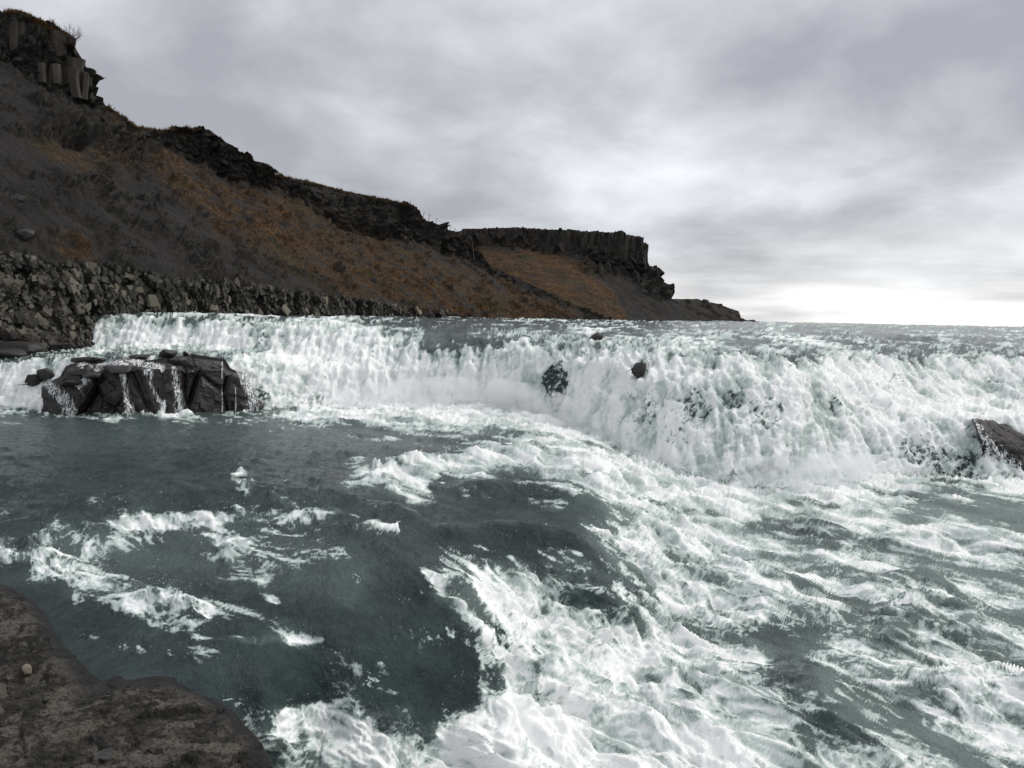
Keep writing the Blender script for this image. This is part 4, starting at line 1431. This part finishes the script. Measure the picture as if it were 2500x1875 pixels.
# rocks showing in the falls
for k, (px, py, w_, h_, dd, lab, dep, rt) in enumerate([
        (1456, 823, 42, 24, 3.7, 'small black rock standing clear in white water at the crest of the fall', .8, .3),
        (1561, 904, 50, 48, 1.9, 'dark wet rock half buried in the middle of the main fall', .8, -.5)]):
    rock_at('rock', px, py, w_, h_, (water_d(px, py + h_ * 0.3) or 48) + 0.40, 77 + k, lab, depth=dep, rot=rt, boxy=.25, n=34)
rock_at('rock', 4, 1048, 30, 56, 40.0, 91, 'dark upright rock cut off by the left edge of the pool')

# smooth wet rock at the right, half drowned by sliding water
rp_ = np.array([[at_d(x + 45, y + 10, d - 1.35) for x, y, d in r_] for r_ in (
    [(2330, 1015, 41), (2420, 1020, 41.5), (2520, 1050, 42), (2700, 1080, 42.5)],
    [(2320, 1024, 38.6), (2420, 1040, 38.4), (2510, 1080, 38.4), (2700, 1120, 38.6)],
    [(2330, 1040, 37.9), (2410, 1075, 37.4), (2500, 1125, 37.2), (2700, 1170, 37.2)],
    [(2350, 1080, 37.5), (2430, 1130, 36.8), (2510, 1175, 36.5), (2700, 1200, 36.5)],
    [(2370, 1130, 37.6), (2440, 1165, 37.0), (2510, 1200, 36.5), (2700, 1230, 36.4)])])
gi, gj = np.linspace(0, 4, 90), np.linspace(0, 3, 140)
rr = np.stack([np.stack([np.interp(gi, np.arange(5), rp_[:, j, k]) for j in range(4)], -1) for k in range(3)], -1)
rr = np.stack([np.stack([np.interp(gj, np.arange(4), rr[i, :, k]) for i in range(90)], 0) for k in range(3)], -1)
rr = smooth1(smooth1(rr, 9, 0), 14, 1)
rn = grid_normals(rr)
rn *= -np.sign((rn * rr).sum(-1, keepdims=True))
q = rr.reshape(-1, 3)
rq = q + rn.reshape(-1, 3) * (0.12 * fbm(q * 1.4, 5, .6, seed=401) + 0.05 * facet_disp(q, 3.0, 403)[0] + 0.22)[:, None]
tag(link('rock', mesh_np('rock', rq + UP, grid_faces(90, 140), True), make_rock_mat('dark_wet_rock', (0.014, 0.013, 0.012), (0.026, 0.023, 0.021), (0.009, 0.008, 0.008), 1.5, 0.6, 0.2)),
    'smooth rounded wet rock at the right with white water sliding past it', 'rock')

rx_, ry_ = project(rq)
cv = stroke(rx_, ry_, [(2370, 1040, 26), (2415, 1100, 34), (2475, 1160, 40), (2565, 1200, 40)], 20, 1.4)
me = mesh_np('water_veil', rq + rn.reshape(-1, 3) * 0.05 + UP, grid_faces(90, 140), True, {'cov': cv})
tag(link('water_veil', me, M_VEIL), 'thin white water sliding over the lower left side of the smooth rock at the right', 'water veil')

# ------------------------------------------------------------------ foreground bank of lichen-stained rock
BK = [(-700, 1390), (-200, 1440), (0, 1452), (60, 1480), (100, 1510), (150, 1580), (225, 1640), (330, 1650), (430, 1652), (510, 1685), (575, 1725), (625, 1770), (655, 1810), (670, 1850), (740, 1864), (850, 1880), (930, 1960), (950, 2400), (-700, 2400)]
bu = np.linspace(-700, 1000, 520)
bv = np.concatenate([np.linspace(1360, 1900, 300), np.linspace(1905, 2900, 100)])
BX, BY = np.meshgrid(bu, bv)
b0 = at_z(BX, BY, np.full(BX.shape, -5.3))
sdp = poly_sd(BX, BY, BK)
sdm = sdp * b0[..., 1] / F_PX
zw = lower_z(b0[..., 0], b0[..., 1])
q = b0.reshape(-1, 3)
e1 = fbm(q * 0.9, 3, seed=501)
sdf = sdm.ravel() + 0.10 * e1
rise = np.where(sdf > 0, 0.11 * (1 - np.exp(-sdf / 0.12)) + 0.035 * sdf, 3.0 * sdf)
hump = 0.10 * np.exp(-(((BX.ravel() - 330) / 190) ** 2 + ((BY.ravel() - 1730) / 60) ** 2)) + 0.12 * np.exp(-(((BX.ravel() - 60) / 120) ** 2 + ((BY.ravel() - 1560) / 60) ** 2))
st, est = facet_disp(q * (1, 1, 1), 0.8, 503, 0.6)
st2, _e = facet_disp(q * (1, 1, 1), 2.6, 505, 0.6)
zb = np.where(sdf > -0.6, np.maximum(zw.ravel(), -5.42 - 0.25 * sstep(-sdf, 0, .6)), zw.ravel()) + rise + hump * sstep(sdf, 0, .3) + sstep(sdf, -.2, .3) * (0.14 * fbm(q * 1.3, 5, .6, seed=507) + 0.10 * st + 0.04 * st2 - 0.02 * (1 - sstep(est, 0, .10)) + 0.04 * (fbm(q * (5, 9, 5), 4, .65, seed=509, kind='r') - 0.45))
zb -= 0.30 * np.exp(-(((BX.ravel() - 60) / 90) ** 2 + ((BY.ravel() - 1665) / 14) ** 2)) * 0.5
bq = q.copy()
bq[:, 2] = zb


def make_bank_mat():
    m, t, b = new_mat('lichen_rock')
    tc = t.n('ShaderNodeTexCoord').outputs['Object']
    wet = attr(t, 'wet')
    n1 = t.noise(tc, 1.1, 6.0, 0.6, 0.3)
    n2 = t.noise(tc, 5.0, 8.0, 0.68, 0.2)
    n3 = t.noise(tc, 24.0, 6.0, 0.7)
    c = t.mix(t.remap(n2, 0.38, 0.62), C(0.011, 0.010, 0.008), C(0.078, 0.069, 0.056))
    c = t.mix(t.remap(t.noise(t.mapping(tc, scale=(0.6, 1.4, 1.0)), 1.5, 8.0, 0.68, 0.6), 0.47, 0.60, 0.0, 0.9), c, C(0.011, 0.010, 0.006))
    c = t.mix(t.remap(t.noise(t.mapping(tc, loc=(4, 2, 1)), 2.2, 8.0, 0.70, 0.5), 0.49, 0.56, 0.0, 0.9), c, C(0.150, 0.134, 0.112))
    c = t.mix(t.remap(t.noise(t.mapping(tc, loc=(9, 5, 1)), 2.6, 8.0, 0.75), 0.58, 0.68, 0.0, 0.8), c, C(0.050, 0.041, 0.012))
    c = t.mix(t.remap(n3, 0.48, 0.66, 0.0, 0.75), c, C(0.006, 0.0055, 0.0045))
    c = t.mix(wet, c, C(0.011, 0.010, 0.009))
    t.link(c, b.inputs['Base Color'])
    t.setin(b.inputs['Roughness'], t.remap(wet, 0.0, 1.0, 0.85, 0.35))
    b.inputs['Specular IOR Level'].default_value = 0.35
    bump(t, b, t.math('ADD', n2, t.math('MULTIPLY', n3, 0.5)), 1.0, 0.13)
    return m


wet = (1 - sstep(sdf + 0.12 * fbm(q * 2, 3, seed=511), 0.08, 0.45))
bank = tag(link('rock_bank', mesh_np('rock_bank', bq + UP, grid_faces(*BX.shape), True, {'wet': wet}), make_bank_mat()), kind='structure')
bpx, bpy_ = project(bq)


def on_bank(px, py):
    near = np.nonzero(np.hypot(bpx - px, bpy_ - py) < 5)[0]
    return bq[near[np.argmin(bq[near, 1])]] if len(near) else bq[np.argmin(np.hypot(bpx - px, bpy_ - py))]


for k, (px, py, wpx, hp, lab, mt) in enumerate([
        (70, 1640, 36, 22, 'pale tan stone lying in a dark hollow of the near rock bank', M_PALE),
        (115, 1712, 15, 12, 'small light grey pebble on the near rock bank', M_SCREE),
        (258, 1838, 66, 14, 'flat pale slab sunk into the near rock bank by the lower frame edge', M_SCREE),
        (128, 1762, 7, 6, 'tiny pale pebble below the light grey pebble on the bank', M_SCREE)]):
    p = on_bank(px, py)
    me = hull_mesh('stone', 800 + k, 18, 1, 1, 1, .55, .12)
    o = link('stone', me, mt)
    r = wpx * p[1] / F_PX / 2
    rz = hp * p[1] / F_PX / 2 * (1.1 if wpx < 60 else 0.7)
    o.matrix_world = Matrix.Translation(Vector(p + UP) + Vector((0, 0, rz * (.4 if wpx < 60 else .1)))) @ Euler((0, 0, k)).to_matrix().to_4x4() @ Matrix.Diagonal((r, r * .8, rz, 1))
    tag(o, lab, 'stone')

items = []
inside = np.nonzero((sdf > 0.25) & (bpx > -40) & (bpx < 800) & (bpy_ < 1900))[0]
for _ in range(700):
    k = int(rs.choice(inside))
    r = rs.choice((.006, .008, .010, .014, .022)) * rs.uniform(.7, 1.3)
    items.append((rs.choice(tiny), Matrix.Translation(Vector(bq[k] + UP) + Vector((0, 0, r * .2))) @ Euler((rs.random() * 3, rs.random() * 3, rs.random() * 3)).to_matrix().to_4x4() @ Matrix.Diagonal((r, r, r, 1))))
join_stones('grit', items, M_SCREE)

# ------------------------------------------------------------------ bush, grass fringe, fence on the skyline
def tube(pts, r0, r1, sides=4):
    V, Fc = [], []
    n = len(pts)
    for i, p in enumerate(pts):
        r = r0 + (r1 - r0) * i / max(1, n - 1)
        tdir = (Vector(pts[min(i + 1, n - 1)]) - Vector(pts[max(i - 1, 0)])).normalized()
        a = tdir.orthogonal().normalized()
        b = tdir.cross(a)
        for k in range(sides):
            th = 2 * math.pi * k / sides
            V.append(Vector(p) + (a * math.cos(th) + b * math.sin(th)) * r)
    for i in range(n - 1):
        for k in range(sides):
            Fc.append((i * sides + k, i * sides + (k + 1) % sides, (i + 1) * sides + (k + 1) % sides, (i + 1) * sides + k))
    return V, Fc


def tubes_mesh(name, lst):
    V, Fc = [], []
    for pts, r0, r1 in lst:
        v, f = tube(pts, r0, r1)
        k = len(V)
        V += [tuple(x) for x in v]
        Fc += [tuple(i + k for i in g) for g in f]
    me = bpy.data.meshes.new(name)
    me.from_pydata(V, [], Fc)
    me.update()
    return me


rb = random.Random(3)
root = Vector(at_d(176, 100, 77.6) + UP)
shrub = bpy.data.objects.new('shrub', None)
COL.objects.link(shrub)
shrub.location = root
tag(shrub, 'leafless twiggy shrub leaning out from the top edge of the high left crag', 'shrub')
stems, twigs = [], []
for k in range(9):
    dirv = Vector((rb.uniform(-0.5, 1.1), rb.uniform(-.5, .3), rb.uniform(-.35, 1.0))).normalized()
    p = Vector((rb.uniform(-.5, .1), 0, rb.uniform(-.1, .15)))
    pts = [p.copy()]
    for s in range(6):
        dirv = (dirv + Vector((rb.gauss(0, .2), rb.gauss(0, .2), rb.gauss(0, .2) + .06))).normalized()
        p = p + dirv * rb.uniform(.14, .24)
        pts.append(p.copy())
        for _ in range(3):
            d2 = (dirv + Vector((rb.gauss(0, .7), rb.gauss(0, .7), rb.gauss(0, .7)))).normalized()
            tw = [p.copy()]
            pp = p.copy()
            for _s in range(3):
                d2 = (d2 + Vector((rb.gauss(0, .3), rb.gauss(0, .3), rb.gauss(0, .3)))).normalized()
                pp = pp + d2 * .11
                tw.append(pp.copy())
            twigs.append((tw, .012, .006))
    stems.append((pts, .024, .010))
link('stem', tubes_mesh('stem', stems), M_TWIG, shrub)
link('twigs', tubes_mesh('twigs', twigs), M_TWIG, shrub)

# grass fringe on the ridge and tufts on the rust coloured slopes
blV, blF = [], []
rg = np.random.default_rng(5)


def tuft(p, h, n):
    for _ in range(n):
        b = p + rg.normal(0, .10, 3) * (1, 1, .2)
        lean = rg.normal(0, .35, 3) * h
        wv = np.array((rg.normal(), rg.normal(), 0))
        wv = wv / (np.linalg.norm(wv) + 1e-6) * 0.035
        k = len(blV)
        tip = b + np.array((0, 0, h * rg.uniform(.6, 1.2))) + lean * (1, 1, .1)
        blV.extend([b - wv, b + wv, tip])
        blF.append((k, k + 1, k + 2))


for _ in range(1500):
    px = rg.choice([rg.uniform(265, 480), rg.uniform(660, 1010), rg.uniform(20, 180)])
    j = int((px + 500) / 2030 * 799)
    i = int(rg.integers(332, 342))
    tuft(CQG[i, j] - (0, 0, 0.05), rg.uniform(.15, .4), 5)
vegG = None
VG = np.array([d.value for d in cliff.data.attributes['veg'].data]).reshape(CQG.shape[:2])
pv = VG[90:335].ravel() ** 2 * (CX[90:335].ravel() > 0)
pv /= pv.sum()
for k in rg.choice(len(pv), 6000, p=pv):
    i, j = divmod(int(k), CQG.shape[1])
    tuft(CQG[i + 90, j] - (0, 0, .03), rg.uniform(.08, .2), 4)
tag(link('grass', mesh_np('grass', np.array(blV) + UP, np.array(blF), False), M_GRASS), kind='stuff')

# rope fence on the ridge
post_px = [(1001, 498, 490), (1034, 531, 516), (1048, 535, 521), (1066, 543, 532), (1084, 551, 542), (1098, 558, 548), (1110, 566, 557), (1123, 571, 564)]
tops = []
for k, (px, py, pt) in enumerate(post_px):
    d = 134 + k * 0.9
    b = at_d(px - (2 if k in (1, 2, 3) else 0), py + 5, d)
    t_ = at_d(px + (2 if k == 1 else 1), pt, d)
    o = link('fence_post', tubes_mesh('fence_post', [([(0, 0, 0), tuple(t_ - b)], .055, .045)]), M_POST)
    o.location = Vector(b + UP)
    where = ['apart at the left on top of the dark crag', 'leaning, first in the row right of the dark crag', 'tallest, second in the row right of the dark crag', 'third in the row right of the dark crag', 'fourth in the row right of the dark crag',
             'fifth in the row right of the dark crag', 'sixth in the row right of the dark crag', 'last in the row, beside the columned headland'][k]
    tag(o, 'thin fence post on the ridge, ' + where, 'fence post', 'fence posts on the ridge')
    tops.append(t_)
rl = []
for a, b in zip(tops[1:-1], tops[2:]):
    pts = [tuple(a * (1 - t) + b * t - np.array((0, 0, .12 + .18 * math.sin(t * math.pi)))) for t in np.linspace(0, 1, 6)]
    rl.append((pts, .016, .016))
me = tubes_mesh('fence_rope', rl)
o = link('fence_rope', me, M_POST)
o.location = UP
tag(o, 'thin sagging rope strung between the fence posts on the ridge', 'rope')
for k, (bx, by, tx, ty, d, lab) in enumerate([(1158, 630, 1151, 578, 137, 'long thin pole standing on the slope below the ridge fence'), (1219, 668, 1221, 652, 140, 'short thin stake on the slope right of the long pole'), (1261, 690, 1263, 677, 142, 'thin stake low on the slope, farthest right')]):
    b, t_ = at_d(bx, by, d), at_d(tx, ty, d)
    o = link('pole', tubes_mesh('pole', [([(0, 0, -.3), tuple(t_ - b)], .05, .04)]), simple_mat('pale_pole', (0.16, 0.155, 0.15)))
    o.location = Vector(b + UP)
    tag(o, lab, 'pole')
print('scene done')
